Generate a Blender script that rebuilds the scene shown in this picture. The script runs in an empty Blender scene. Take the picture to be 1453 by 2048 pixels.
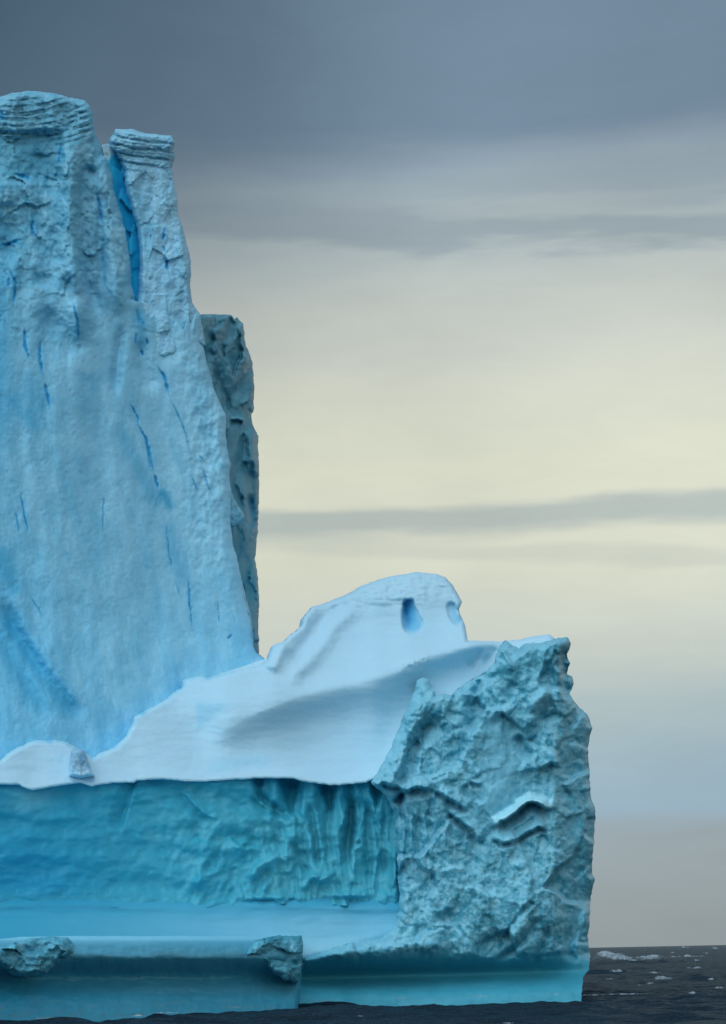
import bpy, math
import numpy as np
from mathutils import Euler, Matrix

SC = bpy.context.scene
COL = SC.collection

# ------------------------------------------------------------------ camera
F_PX, CX, CY = 4400.0, 726.5, 1024.0          # focal length and centre, in pixels of the 1453 x 2048 photograph
EYE = 3.2                                      # a low boat deck
PITCH = math.atan(880.0 / F_PX)
ROLL = math.radians(-1.17)
cam_d = bpy.data.cameras.new("camera")
cam_d.sensor_fit = 'VERTICAL'
cam_d.sensor_height = 36.0
cam_d.lens = F_PX / 2048.0 * 36.0
cam_d.clip_start = 0.5
cam_d.clip_end = 60000.0
cam = bpy.data.objects.new("camera", cam_d)
COL.objects.link(cam)
RM = Euler((math.pi / 2 + PITCH, 0, 0)).to_matrix() @ Matrix.Rotation(ROLL, 3, 'Z')
cam.matrix_world = Matrix.Translation((0, 0, EYE)) @ RM.to_4x4()
SC.camera = cam
RMN = np.array(RM)

# ------------------------------------------------------------------ light
SUN_EL, SUN_AZ = math.radians(47), math.radians(208)   # azimuth clockwise from +Y: behind the camera, from the left
EXPOSURE = 0.75
sun_d = bpy.data.lights.new("sun", 'SUN')
sun_d.energy = 1.1
sun_d.angle = math.radians(80)
sun_d.color = (0.72, 0.90, 1.0)
sun = bpy.data.objects.new("sun", sun_d)
COL.objects.link(sun)
sun.rotation_euler = Euler((math.pi / 2 - SUN_EL, 0, -SUN_AZ + math.pi), 'XYZ')
sun.rotation_euler = (Matrix.Rotation(math.pi - SUN_AZ, 3, 'Z') @ Matrix.Rotation(math.pi / 2 - SUN_EL, 3, 'X')).to_euler()
sun.location = (-40, -40, 90)

SC.view_settings.view_transform = 'Standard'
SC.view_settings.look = 'None'
SC.view_settings.gamma = 1.0
SC.view_settings.exposure = EXPOSURE
SC.view_settings.use_curve_mapping = False


def lin(r, g, b):
    def f(c):
        c /= 255.0
        return c / 12.92 if c <= 0.04045 else ((c + 0.055) / 1.055) ** 2.4
    return (f(r), f(g), f(b))


class NT:
    """a little helper to wire shader nodes"""
    def __init__(s, tree):
        s.t = tree
        s.n = tree.nodes
        s.n.clear()

    def new(s, typ, **kw):
        nd = s.n.new(typ)
        for k, v in kw.items():
            setattr(nd, k, v)
        return nd

    def link(s, a, b):
        s.t.links.new(a, b)

    def put(s, sock, v):
        if isinstance(v, bpy.types.NodeSocket):
            s.link(v, sock)
        else:
            sock.default_value = v

    def math(s, op, a, b=None, c=None, clamp=False):
        nd = s.new('ShaderNodeMath', operation=op)
        nd.use_clamp = clamp
        s.put(nd.inputs[0], a)
        if b is not None:
            s.put(nd.inputs[1], b)
        if c is not None:
            s.put(nd.inputs[2], c)
        return nd.outputs[0]

    def mix(s, fac, a, b, blend='MIX'):
        nd = s.new('ShaderNodeMix', data_type='RGBA', blend_type=blend)
        s.put(nd.inputs['Factor'], fac)
        s.put(nd.inputs['A'], a) if isinstance(a, bpy.types.NodeSocket) else setattr(nd.inputs[6], 'default_value', a)
        s.put(nd.inputs[7], b)
        if isinstance(a, bpy.types.NodeSocket):
            s.link(a, nd.inputs[6])
        return nd.outputs[2]

    def noise(s, vec, scale, detail=3.0, rough=0.5, lac=2.0, dist=0.0):
        nd = s.new('ShaderNodeTexNoise')
        if vec is not None:
            s.link(vec, nd.inputs['Vector'])
        nd.inputs['Scale'].default_value = scale
        nd.inputs['Detail'].default_value = detail
        nd.inputs['Roughness'].default_value = rough
        nd.inputs['Lacunarity'].default_value = lac
        nd.inputs['Distortion'].default_value = dist
        return nd.outputs['Fac']

    def ramp(s, fac, stops, interp='LINEAR'):
        nd = s.new('ShaderNodeValToRGB')
        cr = nd.color_ramp
        cr.interpolation = interp
        while len(cr.elements) < len(stops):
            cr.elements.new(0.5)
        for e, (p, c) in zip(cr.elements, stops):
            e.position = p
            e.color = (c[0], c[1], c[2], 1)
        s.link(fac, nd.inputs[0])
        return nd.outputs[0]


# ------------------------------------------------------------------ sky: an overcast deck over a hazy band of light
def build_world():
    w = bpy.data.worlds.new("World")
    SC.world = w
    w.use_nodes = True
    t = NT(w.node_tree)
    out = t.new('ShaderNodeOutputWorld')
    bg = t.new('ShaderNodeBackground')
    STR = 0.1
    bg.inputs['Strength'].default_value = STR
    t.link(bg.outputs[0], out.inputs[0])
    sky = t.new('ShaderNodeTexSky', sky_type='NISHITA')
    sky.sun_disc = False
    sky.sun_elevation = SUN_EL
    sky.sun_rotation = SUN_AZ
    tc = t.new('ShaderNodeTexCoord')
    sep = t.new('ShaderNodeSeparateXYZ')
    t.link(tc.outputs['Generated'], sep.inputs[0])
    x, y, z = sep.outputs
    az = t.math('ARCTAN2', x, y)
    # stretched coordinates for stratus
    cmb = t.new('ShaderNodeCombineXYZ')
    t.link(t.math('MULTIPLY', az, 3.2), cmb.inputs[0])
    t.link(t.math('MULTIPLY', z, 22.0), cmb.inputs[1])
    n1 = t.noise(cmb.outputs[0], 1.6, 4, 0.5)
    cmb2 = t.new('ShaderNodeCombineXYZ')
    t.link(t.math('MULTIPLY', az, 10.0), cmb2.inputs[0])
    t.link(t.math('MULTIPLY', z, 60.0), cmb2.inputs[1])
    n2 = t.noise(cmb2.outputs[0], 1.3, 5, 0.55)
    n3 = t.noise(tc.outputs['Generated'], 3.0, 3, 0.5)
    zw = t.math('MULTIPLY_ADD', t.math('SUBTRACT', n1, 0.5), 0.035, z)
    zw = t.math('MULTIPLY_ADD', t.math('SUBTRACT', n2, 0.5), 0.008, zw)
    zw = t.math('MULTIPLY_ADD', az, -0.02, zw)
    k = 1.0 / (STR * 2 ** EXPOSURE)

    def c(r, g, b):
        return tuple(v * k for v in lin(r, g, b))
    clouds = t.ramp(t.math('ADD', zw, 0.02), [
        (0.00, c(140, 150, 152)), (0.050, c(147, 159, 164)), (0.066, c(149, 163, 171)), (0.078, c(148, 174, 191)), (0.100, c(158, 181, 191)), (0.125, c(178, 193, 193)),
        (0.155, c(205, 211, 200)), (0.19, c(221, 223, 203)), (0.24, c(223, 225, 203)), (0.275, c(214, 217, 203)), (0.305, c(200, 206, 198)),
        (0.330, c(180, 191, 190)), (0.350, c(162, 176, 181)), (0.366, c(140, 158, 171)),
        (0.382, c(117, 139, 157)), (0.44, c(117, 139, 158)), (0.65, c(127, 147, 169)), (1.0, c(134, 153, 173))])

    def band(e0, slope, wid_up, wid_dn, warp, a0, aw):
        """a soft streak of stratus along elevation e0, and how much of it covers the sky"""
        e = t.math('SUBTRACT', z, t.math('MULTIPLY_ADD', az, slope, e0))
        e = t.math('MULTIPLY_ADD', t.math('SUBTRACT', n2, 0.5), warp, e)
        e = t.math('MULTIPLY_ADD', t.math('SUBTRACT', n1, 0.5), warp, e)
        up = t.math('SMOOTHSTEP', e, 0, 1) if False else None
        a = t.new('ShaderNodeMapRange', interpolation_type='SMOOTHSTEP')
        t.link(e, a.inputs[0])
        a.inputs[1].default_value = wid_up
        a.inputs[2].default_value = wid_up * 0.25
        b = t.new('ShaderNodeMapRange', interpolation_type='SMOOTHSTEP')
        t.link(e, b.inputs[0])
        b.inputs[1].default_value = -wid_dn
        b.inputs[2].default_value = -wid_dn * 0.25
        return t.math('MULTIPLY', t.math('MULTIPLY', a.outputs[0], b.outputs[0]), a0, clamp=True)
    m1 = band(0.1925, 0.010, 0.009, 0.011, 0.012, 0.85, 0)
    col = t.mix(m1, clouds, c(178, 188, 184) + (1,))
    m2 = band(0.181, -0.06, 0.006, 0.006, 0.010, 0.35, 0)
    col = t.mix(m2, col, c(186, 194, 188) + (1,))
    m3 = band(0.320, -0.055, 0.011, 0.010, 0.022, 0.72, 0)
    col = t.mix(m3, col, c(146, 161, 169) + (1,))
    m4 = band(0.331, 0.03, 0.008, 0.008, 0.03, 0.4, 0)
    col = t.mix(m4, col, c(150, 165, 174) + (1,))
    # a heavier, darker bank of cloud hangs over the tower
    cen = (math.sin(math.radians(-15)) * math.cos(math.radians(27)), math.cos(math.radians(-15)) * math.cos(math.radians(27)), math.sin(math.radians(27)))
    vd = t.new('ShaderNodeVectorMath', operation='DISTANCE')
    t.link(tc.outputs['Generated'], vd.inputs[0])
    vd.inputs[1].default_value = cen
    dd = t.math('MULTIPLY_ADD', t.math('SUBTRACT', n3, 0.5), 0.12, vd.outputs['Value'])
    hv = t.new('ShaderNodeMapRange', interpolation_type='SMOOTHSTEP')
    t.link(dd, hv.inputs[0])
    hv.inputs[1].default_value = 0.06
    hv.inputs[2].default_value = 0.33
    hv.inputs[3].default_value = 0.85
    hv.inputs[4].default_value = 0.0
    col = t.mix(hv.outputs[0], col, c(44, 70, 86) + (1,))
    # thick and thin places in the deck
    thick = t.new('ShaderNodeMapRange')
    t.link(n3, thick.inputs[0])
    thick.inputs[1].default_value = 0.3
    thick.inputs[2].default_value = 0.7
    thick.inputs[3].default_value = 0.86
    thick.inputs[4].default_value = 1.10
    cmb3 = t.new('ShaderNodeCombineXYZ')
    t.link(t.math('MULTIPLY', az, 14.0), cmb3.inputs[0])
    t.link(t.math('MULTIPLY', z, 46.0), cmb3.inputs[1])
    n4 = t.noise(cmb3.outputs[0], 1.0, 8, 0.66, 2.1, 0.6)
    fine = t.math('MULTIPLY_ADD', t.math('SUBTRACT', n4, 0.5), 0.16, thick.outputs[0])
    sc = t.new('ShaderNodeVectorMath', operation='SCALE')
    t.link(col, sc.inputs[0])
    t.link(fine, sc.inputs['Scale'])
    fin = t.mix(0.96, sky.outputs[0], sc.outputs[0])
    t.link(fin, bg.inputs['Color'])


build_world()

# ------------------------------------------------------------------ numpy noise
def _h(ix, iy, seed):
    n = (ix.astype(np.int64) * 374761393 + iy.astype(np.int64) * 668265263 + seed * 974711) & 0xFFFFFFFF
    n = ((n ^ (n >> 13)) * 1274126177) & 0xFFFFFFFF
    n = n ^ (n >> 16)
    return (n & 0xFFFF).astype(np.float32) / 65535.0


def gnoise(x, y, seed=0):
    x0 = np.floor(x); y0 = np.floor(y)
    fx = (x - x0).astype(np.float32); fy = (y - y0).astype(np.float32)
    ux = fx * fx * fx * (fx * (fx * 6 - 15) + 10); uy = fy * fy * fy * (fy * (fy * 6 - 15) + 10)

    def g(dx, dy):
        a = _h(x0 + dx, y0 + dy, seed) * (2 * np.pi)
        return np.cos(a) * (fx - dx) + np.sin(a) * (fy - dy)
    a = g(0, 0); b = g(1, 0); c = g(0, 1); d = g(1, 1)
    return (a + (b - a) * ux) * (1 - uy) + (c + (d - c) * ux) * uy


def fbm(x, y, seed=0, octv=4, gain=0.5, lac=2.03):
    s = 0; a = 1.0; f = 1.0
    for i in range(octv):
        s = s + a * gnoise(x * f + 17.3 * i, y * f - 9.1 * i, seed + i * 31)
        a *= gain; f *= lac
    return s


def ridged(x, y, seed=0, octv=4, gain=0.5, lac=2.05):
    s = 0; a = 1.0; f = 1.0
    for i in range(octv):
        s = s + a * (1 - 2.2 * np.abs(gnoise(x * f + 5.7 * i, y * f + 3.3 * i, seed + i * 57)))
        a *= gain; f *= lac
    return s - 0.6


def cells(x, y, seed=0, jit=0.9):
    """Worley cells: F1, F2, and a random slope per cell that makes a broken facet of it"""
    ix = np.floor(x); iy = np.floor(y)
    f1 = np.full(x.shape, 9.0, np.float32); f2 = f1.copy()
    fac = np.zeros(x.shape, np.float32)
    for dx in (-1, 0, 1):
        for dy in (-1, 0, 1):
            cx = ix + dx; cy = iy + dy
            px = cx + 0.5 + jit * (_h(cx, cy, seed) - 0.5); py = cy + 0.5 + jit * (_h(cx, cy, seed + 7) - 0.5)
            rx = x - px; ry = y - py
            d = np.sqrt(rx * rx + ry * ry)
            val = (_h(cx, cy, seed + 13) - 0.5) * 2 * rx + (_h(cx, cy, seed + 29) - 0.5) * 2 * ry + (_h(cx, cy, seed + 41) - 0.5) * 0.7
            near = d < f1
            f2 = np.where(near, f1, np.minimum(f2, d))
            fac = np.where(near, val, fac)
            f1 = np.where(near, d, f1)
    return f1, f2, fac


def sst(a, b, x):
    t = np.clip((x - a) / (b - a), 0, 1)
    return t * t * (3 - 2 * t)


def blur(A, sx, sy):
    for ax, s in ((1, sx), (0, sy)):
        if s <= 0:
            continue
        n = int(s * 3) + 1
        k = np.exp(-0.5 * (np.arange(-n, n + 1) / s) ** 2); k /= k.sum()
        pad = [(0, 0), (0, 0)]; pad[ax] = (n, n)
        P = np.pad(A, pad, mode='edge'); out = 0
        for i, w in enumerate(k):
            out = out + w * (P[:, i:i + A.shape[1]] if ax == 1 else P[i:i + A.shape[0]])
        A = out
    return A


# ------------------------------------------------------------------ from photograph pixels to the place
def ray(u, v):
    a = (np.asarray(u, float) - CX) / F_PX
    b = (CY - np.asarray(v, float)) / F_PX
    dx = RMN[0, 0] * a + RMN[0, 1] * b - RMN[0, 2]
    dy = RMN[1, 0] * a + RMN[1, 1] * b - RMN[1, 2]
    dz = RMN[2, 0] * a + RMN[2, 1] * b - RMN[2, 2]
    return dx / dy, dz / dy


def at(u, v, Y):
    x, z = ray(u, v)
    return np.stack([x * Y, np.asarray(Y, float) + 0 * x, EYE + z * Y], -1)


PXM = 0.0345       # metres per photo pixel at the berg


# ------------------------------------------------------------------ a block of ice from its outline and relief
def densify(poly, seg=4.0, rough=0.0, seed=0, freq=18.0):
    P = np.array(poly, float)
    Q = np.roll(P, -1, 0)
    out = []
    for a, b in zip(P, Q):
        n = max(1, int(np.hypot(*(b - a)) / seg))
        t = np.arange(n)[:, None] / n
        out.append(a + (b - a) * t)
    D = np.concatenate(out)
    if rough > 0:
        T = np.roll(D, -1, 0) - np.roll(D, 1, 0)
        L = np.hypot(T[:, 0], T[:, 1])[:, None] + 1e-6
        N = np.stack([T[:, 1], -T[:, 0]], 1) / L
        k = fbm(D[:, 0] / freq, D[:, 1] / freq, seed, 4, 0.6)
        D = D + N * (k * rough)[:, None]
    return D


class Relief:
    def __init__(s, poly, step, rough=0.0, seed=1, freq=18.0, reach=70.0):
        s.poly = densify(poly, 4.0, rough, seed, freq)
        s.step = step
        u0, v0 = s.poly.min(0) - 2 * step
        u1, v1 = s.poly.max(0) + 2 * step
        s.u = np.arange(u0, u1 + step, step); s.v = np.arange(v0, v1 + step, step)
        s.U, s.V = np.meshgrid(s.u, s.v)
        s.U = s.U.astype(np.float32); s.V = s.V.astype(np.float32)
        A = s.poly; B = np.roll(A, -1, 0)
        # distance to the outline and its nearest point
        s.D = np.full(s.U.shape, reach, np.float32)
        s.NX = s.U.copy(); s.NY = s.V.copy()
        for (ax, ay), (bx, by) in zip(A, B):
            i0 = max(0, int((min(ax, bx) - reach - u0) / step)); i1 = min(len(s.u), int((max(ax, bx) + reach - u0) / step) + 2)
            j0 = max(0, int((min(ay, by) - reach - v0) / step)); j1 = min(len(s.v), int((max(ay, by) + reach - v0) / step) + 2)
            uu = s.U[j0:j1, i0:i1]; vv = s.V[j0:j1, i0:i1]
            ex = bx - ax; ey = by - ay; L2 = ex * ex + ey * ey + 1e-9
            t = np.clip(((uu - ax) * ex + (vv - ay) * ey) / L2, 0, 1)
            qx = ax + t * ex; qy = ay + t * ey
            d = np.hypot(uu - qx, vv - qy)
            m = d < s.D[j0:j1, i0:i1]
            s.D[j0:j1, i0:i1][m] = d[m]; s.NX[j0:j1, i0:i1][m] = qx[m]; s.NY[j0:j1, i0:i1][m] = qy[m]
        s.Y = np.zeros_like(s.U)
        s.T = np.zeros(s.U.shape + (3,), np.float32)
        s.gain = (1.0, 1.0, 1.0)

    def inside(s, uc, vc):
        A = s.poly; B = np.roll(A, -1, 0)
        M = np.zeros((len(vc), len(uc)), bool)
        for j, v in enumerate(vc):
            c = (A[:, 1] > v) != (B[:, 1] > v)
            if not c.any():
                continue
            a = A[c]; b = B[c]
            xs = np.sort(a[:, 0] + (v - a[:, 1]) / (b[:, 1] - a[:, 1]) * (b[:, 0] - a[:, 0]))
            M[j] = np.searchsorted(xs, uc) % 2 == 1
        return M

    def line(s, pts, reach, k=0.0):
        """distance to a polyline, which side of it (+ is below / right of its direction), and how far along"""
        P = np.array(pts, float)
        seg = np.hypot(*(P[1:] - P[:-1]).T); tot = seg.sum()
        D = np.full(s.U.shape, reach, np.float32); S = np.zeros_like(D); T = np.zeros_like(D)
        done = 0.0
        wu = s.U + k * fbm(s.U / 14, s.V / 14, 77, 3) if k else s.U
        wv = s.V + k * fbm(s.U / 14 + 40, s.V / 14, 78, 3) if k else s.V
        for (a, b, l) in zip(P[:-1], P[1:], seg):
            e = b - a
            t = np.clip(((wu - a[0]) * e[0] + (wv - a[1]) * e[1]) / (l * l), 0, 1)
            dx = wu - a[0] - t * e[0]; dy = wv - a[1] - t * e[1]
            d = np.hypot(dx, dy)
            m = d < D
            D[m] = d[m]; T[m] = ((done + t * l) / tot)[m]
            S[m] = np.sign(e[0] * dy - e[1] * dx)[m]
            done += l
        return D, S, T

    def brush(s, pts, w, k=0.0, taper=0.25):
        D, S, T = s.line(pts, w * 3.2, k)
        tp = sst(0, taper, T) * sst(0, taper, 1 - T) if taper else 1.0
        return np.exp(-(D / w) ** 2) * tp

    def crack(s, pts, w, depth=0.5, col=(0.01, 0.32, 0.62), amt=0.95, k=2.0):
        D, S, T = s.line(pts, w * 3, k)
        ww = w * (0.35 + 0.65 * np.sin(np.pi * np.clip(T * 0.9 + 0.05, 0, 1)))
        fade = np.clip(sst(0, 0.25, T) * sst(0, 0.3, 1 - T) * (1.0 + 1.1 * fbm(s.U / 9, s.V / 14, int(w * 100 + len(pts)), 3)), 0, 1)
        m = sst(1.0, 0.35, D / ww)
        s.Y += min(depth, 0.05 * w) * m * fade
        s.tint(m * amt * (0.25 + 0.75 * fade), col)
        s.tint(0.22 * np.exp(-(D / (w * 2.2)) ** 2) * fade, (0.10, 0.45, 0.66))

    def lip(s, pts, up, w_up, dn, w_dn, k=3.0, taper=0.15):
        """a broken slab edge: the side above the line stands proud, the side below is undercut"""
        D, S, T = s.line(pts, max(w_up, w_dn) * 1.2, k)
        tp = sst(0, taper, T) * sst(0, taper, 1 - T)
        s.Y -= up * tp * np.where(S <= 0, np.clip(1 - D / w_up, 0, 1), np.clip(1 - D / 4.0, 0, 1))
        s.Y += dn * tp * np.where(S > 0, np.clip(1 - D / w_dn, 0, 1) * sst(0, 4, D), 0)

    def tint(s, m, c):
        m = np.clip(m, 0, 1)[..., None]
        s.T = s.T * (1 - m) + np.array(c, np.float32) * m

    def base(s, c):
        s.T[:] = np.array(c, np.float32)

    def rise(s, S, v0=None):
        """depth gained going up a slope: S = metres back per metre up the picture"""
        if v0 is not None:
            S = S * (s.V < v0)
        c = np.cumsum(S[::-1], 0)[::-1] * s.step * PXM
        s.Y += c

    def round(s, R, amp, where=1.0):
        q = np.clip(1 - s.D / R, 0, 1)
        s.Y += amp * (1 - np.sqrt(np.clip(1 - q * q, 0, 1))) * where

    def build(s, name, mat, parent, thick=6.0, shrink=0.03):
        st = s.step
        cm = s.inside(s.u[:-1] + st / 2, s.v[:-1] + st / 2)
        ny, nx = s.U.shape
        used = np.zeros((ny, nx), bool)
        used[:-1, :-1] |= cm; used[1:, :-1] |= cm; used[:-1, 1:] |= cm; used[1:, 1:] |= cm
        full = np.zeros((ny + 1, nx + 1), int)
        full[1:-1, 1:-1] = cm
        nb = full[:-1, :-1] + full[1:, :-1] + full[:-1, 1:] + full[1:, 1:]
        edge = used & (nb < 4) & (s.D < st * 2.0)
        U = np.where(edge, s.NX, s.U); V = np.where(edge, s.NY, s.V)
        idx = -np.ones((ny, nx), np.int64)
        idx[used] = np.arange(used.sum())
        co = at(U[used], V[used], s.Y[used])
        uv = np.stack([U[used], V[used]], 1); Yv = s.Y[used]
        tint = s.T[used] * np.array(s.gain, np.float32)
        a = idx[:-1, :-1][cm]; b = idx[:-1, 1:][cm]; c = idx[1:, 1:][cm]; d = idx[1:, :-1][cm]
        quads = np.stack([a, d, c, b], 1)
        # the sides and the back
        E = np.concatenate([quads[:, [0, 1]], quads[:, [1, 2]], quads[:, [2, 3]], quads[:, [3, 0]]])
        n = len(co)
        key = E[:, 0] * n + E[:, 1]; rev = E[:, 1] * n + E[:, 0]
        bd = E[~np.isin(key, rev)]
        bv = np.unique(bd)
        cen = uv[bv].mean(0)
        Yb = float(Yv.max()) + thick
        bu = uv[bv] + (cen - uv[bv]) * shrink
        back = at(bu[:, 0], bu[:, 1], np.full(len(bv), Yb))
        mp = np.zeros(n, np.int64); mp[bv] = n + np.arange(len(bv))
        sk = np.stack([bd[:, 1], bd[:, 0], mp[bd[:, 0]], mp[bd[:, 1]]], 1)
        co = np.concatenate([co, back]); tint = np.concatenate([tint, tint[bv]])
        nxt = {int(p): int(q) for p, q in bd}
        loops = []
        seen = set()
        for p in list(nxt):
            if p in seen:
                continue
            lp = []
            q = p
            while q not in seen and q in nxt:
                seen.add(q); lp.append(int(mp[q])); q = nxt[q]
            if len(lp) > 60:
                loops.append(lp)
        allq = np.concatenate([quads, sk])
        me = bpy.data.meshes.new(name)
        sizes = [4] * len(allq) + [len(l) for l in loops]
        flat = np.concatenate([allq.ravel()] + [np.array(l, np.int64) for l in loops])
        me.vertices.add(len(co)); me.vertices.foreach_set("co", co.astype(np.float32).ravel())
        me.loops.add(len(flat)); me.loops.foreach_set("vertex_index", flat.astype(np.int32))
        me.polygons.add(len(sizes))
        st_ = np.concatenate([[0], np.cumsum(sizes)[:-1]]).astype(np.int32)
        me.polygons.foreach_set("loop_start", st_)
        me.polygons.foreach_set("use_smooth", np.ones(len(sizes), bool))
        me.update(calc_edges=True)
        at_ = me.attributes.new("tint", 'FLOAT_COLOR', 'POINT')
        rgba = np.ones((len(co), 4), np.float32); rgba[:, :3] = np.clip(tint, 0.003, 0.95)
        at_.data.foreach_set("color", rgba.ravel())
        me.materials.append(mat)
        o = bpy.data.objects.new(name, me)
        COL.objects.link(o)
        if parent:
            o.parent = parent
            o.matrix_parent_inverse = parent.matrix_world.inverted()
        return o


# ------------------------------------------------------------------ materials
def ice_material(name, rough, spec, grain, bump, scale, sss=0.0):
    m = bpy.data.materials.new(name)
    m.use_nodes = True
    t = NT(m.node_tree)
    out = t.new('ShaderNodeOutputMaterial')
    p = t.new('ShaderNodeBsdfPrincipled')
    t.link(p.outputs[0], out.inputs[0])
    at_ = t.new('ShaderNodeAttribute', attribute_name='tint')
    tc = t.new('ShaderNodeTexCoord')
    pos = tc.outputs['Object']
    n = t.noise(pos, scale, 6, 0.62)
    n2 = t.noise(pos, scale * 6, 3, 0.6)
    g = t.math('MULTIPLY_ADD', t.math('SUBTRACT', n, 0.5), grain, 1.0)
    g = t.math('MULTIPLY_ADD', t.math('SUBTRACT', n2, 0.5), grain * 0.5, g)
    sc = t.new('ShaderNodeVectorMath', operation='SCALE')
    t.link(at_.outputs['Color'], sc.inputs[0])
    t.link(g, sc.inputs['Scale'])
    t.link(sc.outputs[0], p.inputs['Base Color'])
    p.inputs['Roughness'].default_value = rough
    p.inputs['Specular IOR Level'].default_value = spec
    if sss:
        p.inputs['Subsurface Weight'].default_value = sss
        p.inputs['Subsurface Radius'].default_value = (0.25, 0.6, 1.0)
        p.inputs['Subsurface Scale'].default_value = 0.5
    b = t.new('ShaderNodeBump')
    b.inputs['Strength'].default_value = bump
    b.inputs['Distance'].default_value = 0.12
    t.link(t.math('ADD', t.noise(pos, scale * 3, 5, 0.65), n2), b.inputs['Height'])
    t.link(b.outputs[0], p.inputs['Normal'])
    return m


M_SNOW = ice_material("snow", 0.75, 0.2, 0.06, 0.04, 0.5, 0.3)
M_FIRN = ice_material("firn_ice", 0.6, 0.25, 0.20, 0.12, 0.9, 0.25)
M_ICE = ice_material("bare_ice", 0.45, 0.35, 0.30, 0.15, 1.2, 0.2)
M_WET = ice_material("wave_washed_ice", 0.35, 0.4, 0.10, 0.05, 0.5)

SNOW = (0.66, 0.80, 0.87)
PALE = (0.50, 0.70, 0.80)
MID = (0.32, 0.58, 0.70)
TEAL = (0.15, 0.40, 0.47)
DARKTEAL = (0.06, 0.27, 0.35)
DEEP = (0.02, 0.28, 0.45)
BLUE = (0.01, 0.24, 0.52)
GREY = (0.26, 0.38, 0.43)

# ------------------------------------------------------------------ the iceberg
berg = bpy.data.objects.new("iceberg", None)
COL.objects.link(berg)
berg.location = tuple(at(560, 1990, 150.0))
berg.location.z = 0.0
bpy.context.view_layer.update()
berg['label'] = "huge blue iceberg with a tall cracked tower, a snow dome and a rough teal headland"
berg['category'] = "iceberg"


def wl(u):          # depth of the berg along its waterline
    return np.interp(u, [-400, 0, 300, 602, 850, 1165, 1300], [104, 119, 130, 144, 150, 152, 154])


def cliff_y(u):
    return np.interp(u, [-400, 0, 300, 520, 760, 1000], [140, 145, 150, 153, 155.5, 157])


CONTACT = [(-420, 1520), (0, 1520), (12, 1508), (39, 1493), (66, 1481), (96, 1481), (112, 1479), (135, 1485), (170, 1504), (185, 1516), (200, 1506),
           (231, 1493), (251, 1473), (262, 1450), (266, 1435), (293, 1420), (335, 1396), (362, 1373), (366, 1360), (401, 1350), (424, 1352),
           (470, 1340), (520, 1332), (536, 1319)]
CLIFF_TOP = [(-420, 1566), (0, 1570), (39, 1570), (66, 1581), (123, 1570), (162, 1566), (185, 1572), (227, 1566), (270, 1566), (277, 1560), (328, 1559),
             (397, 1564), (493, 1558), (540, 1556), (585, 1558), (625, 1566), (661, 1571), (700, 1569), (737, 1564), (752, 1556)]
TOWER_BASE_Y = None


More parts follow.
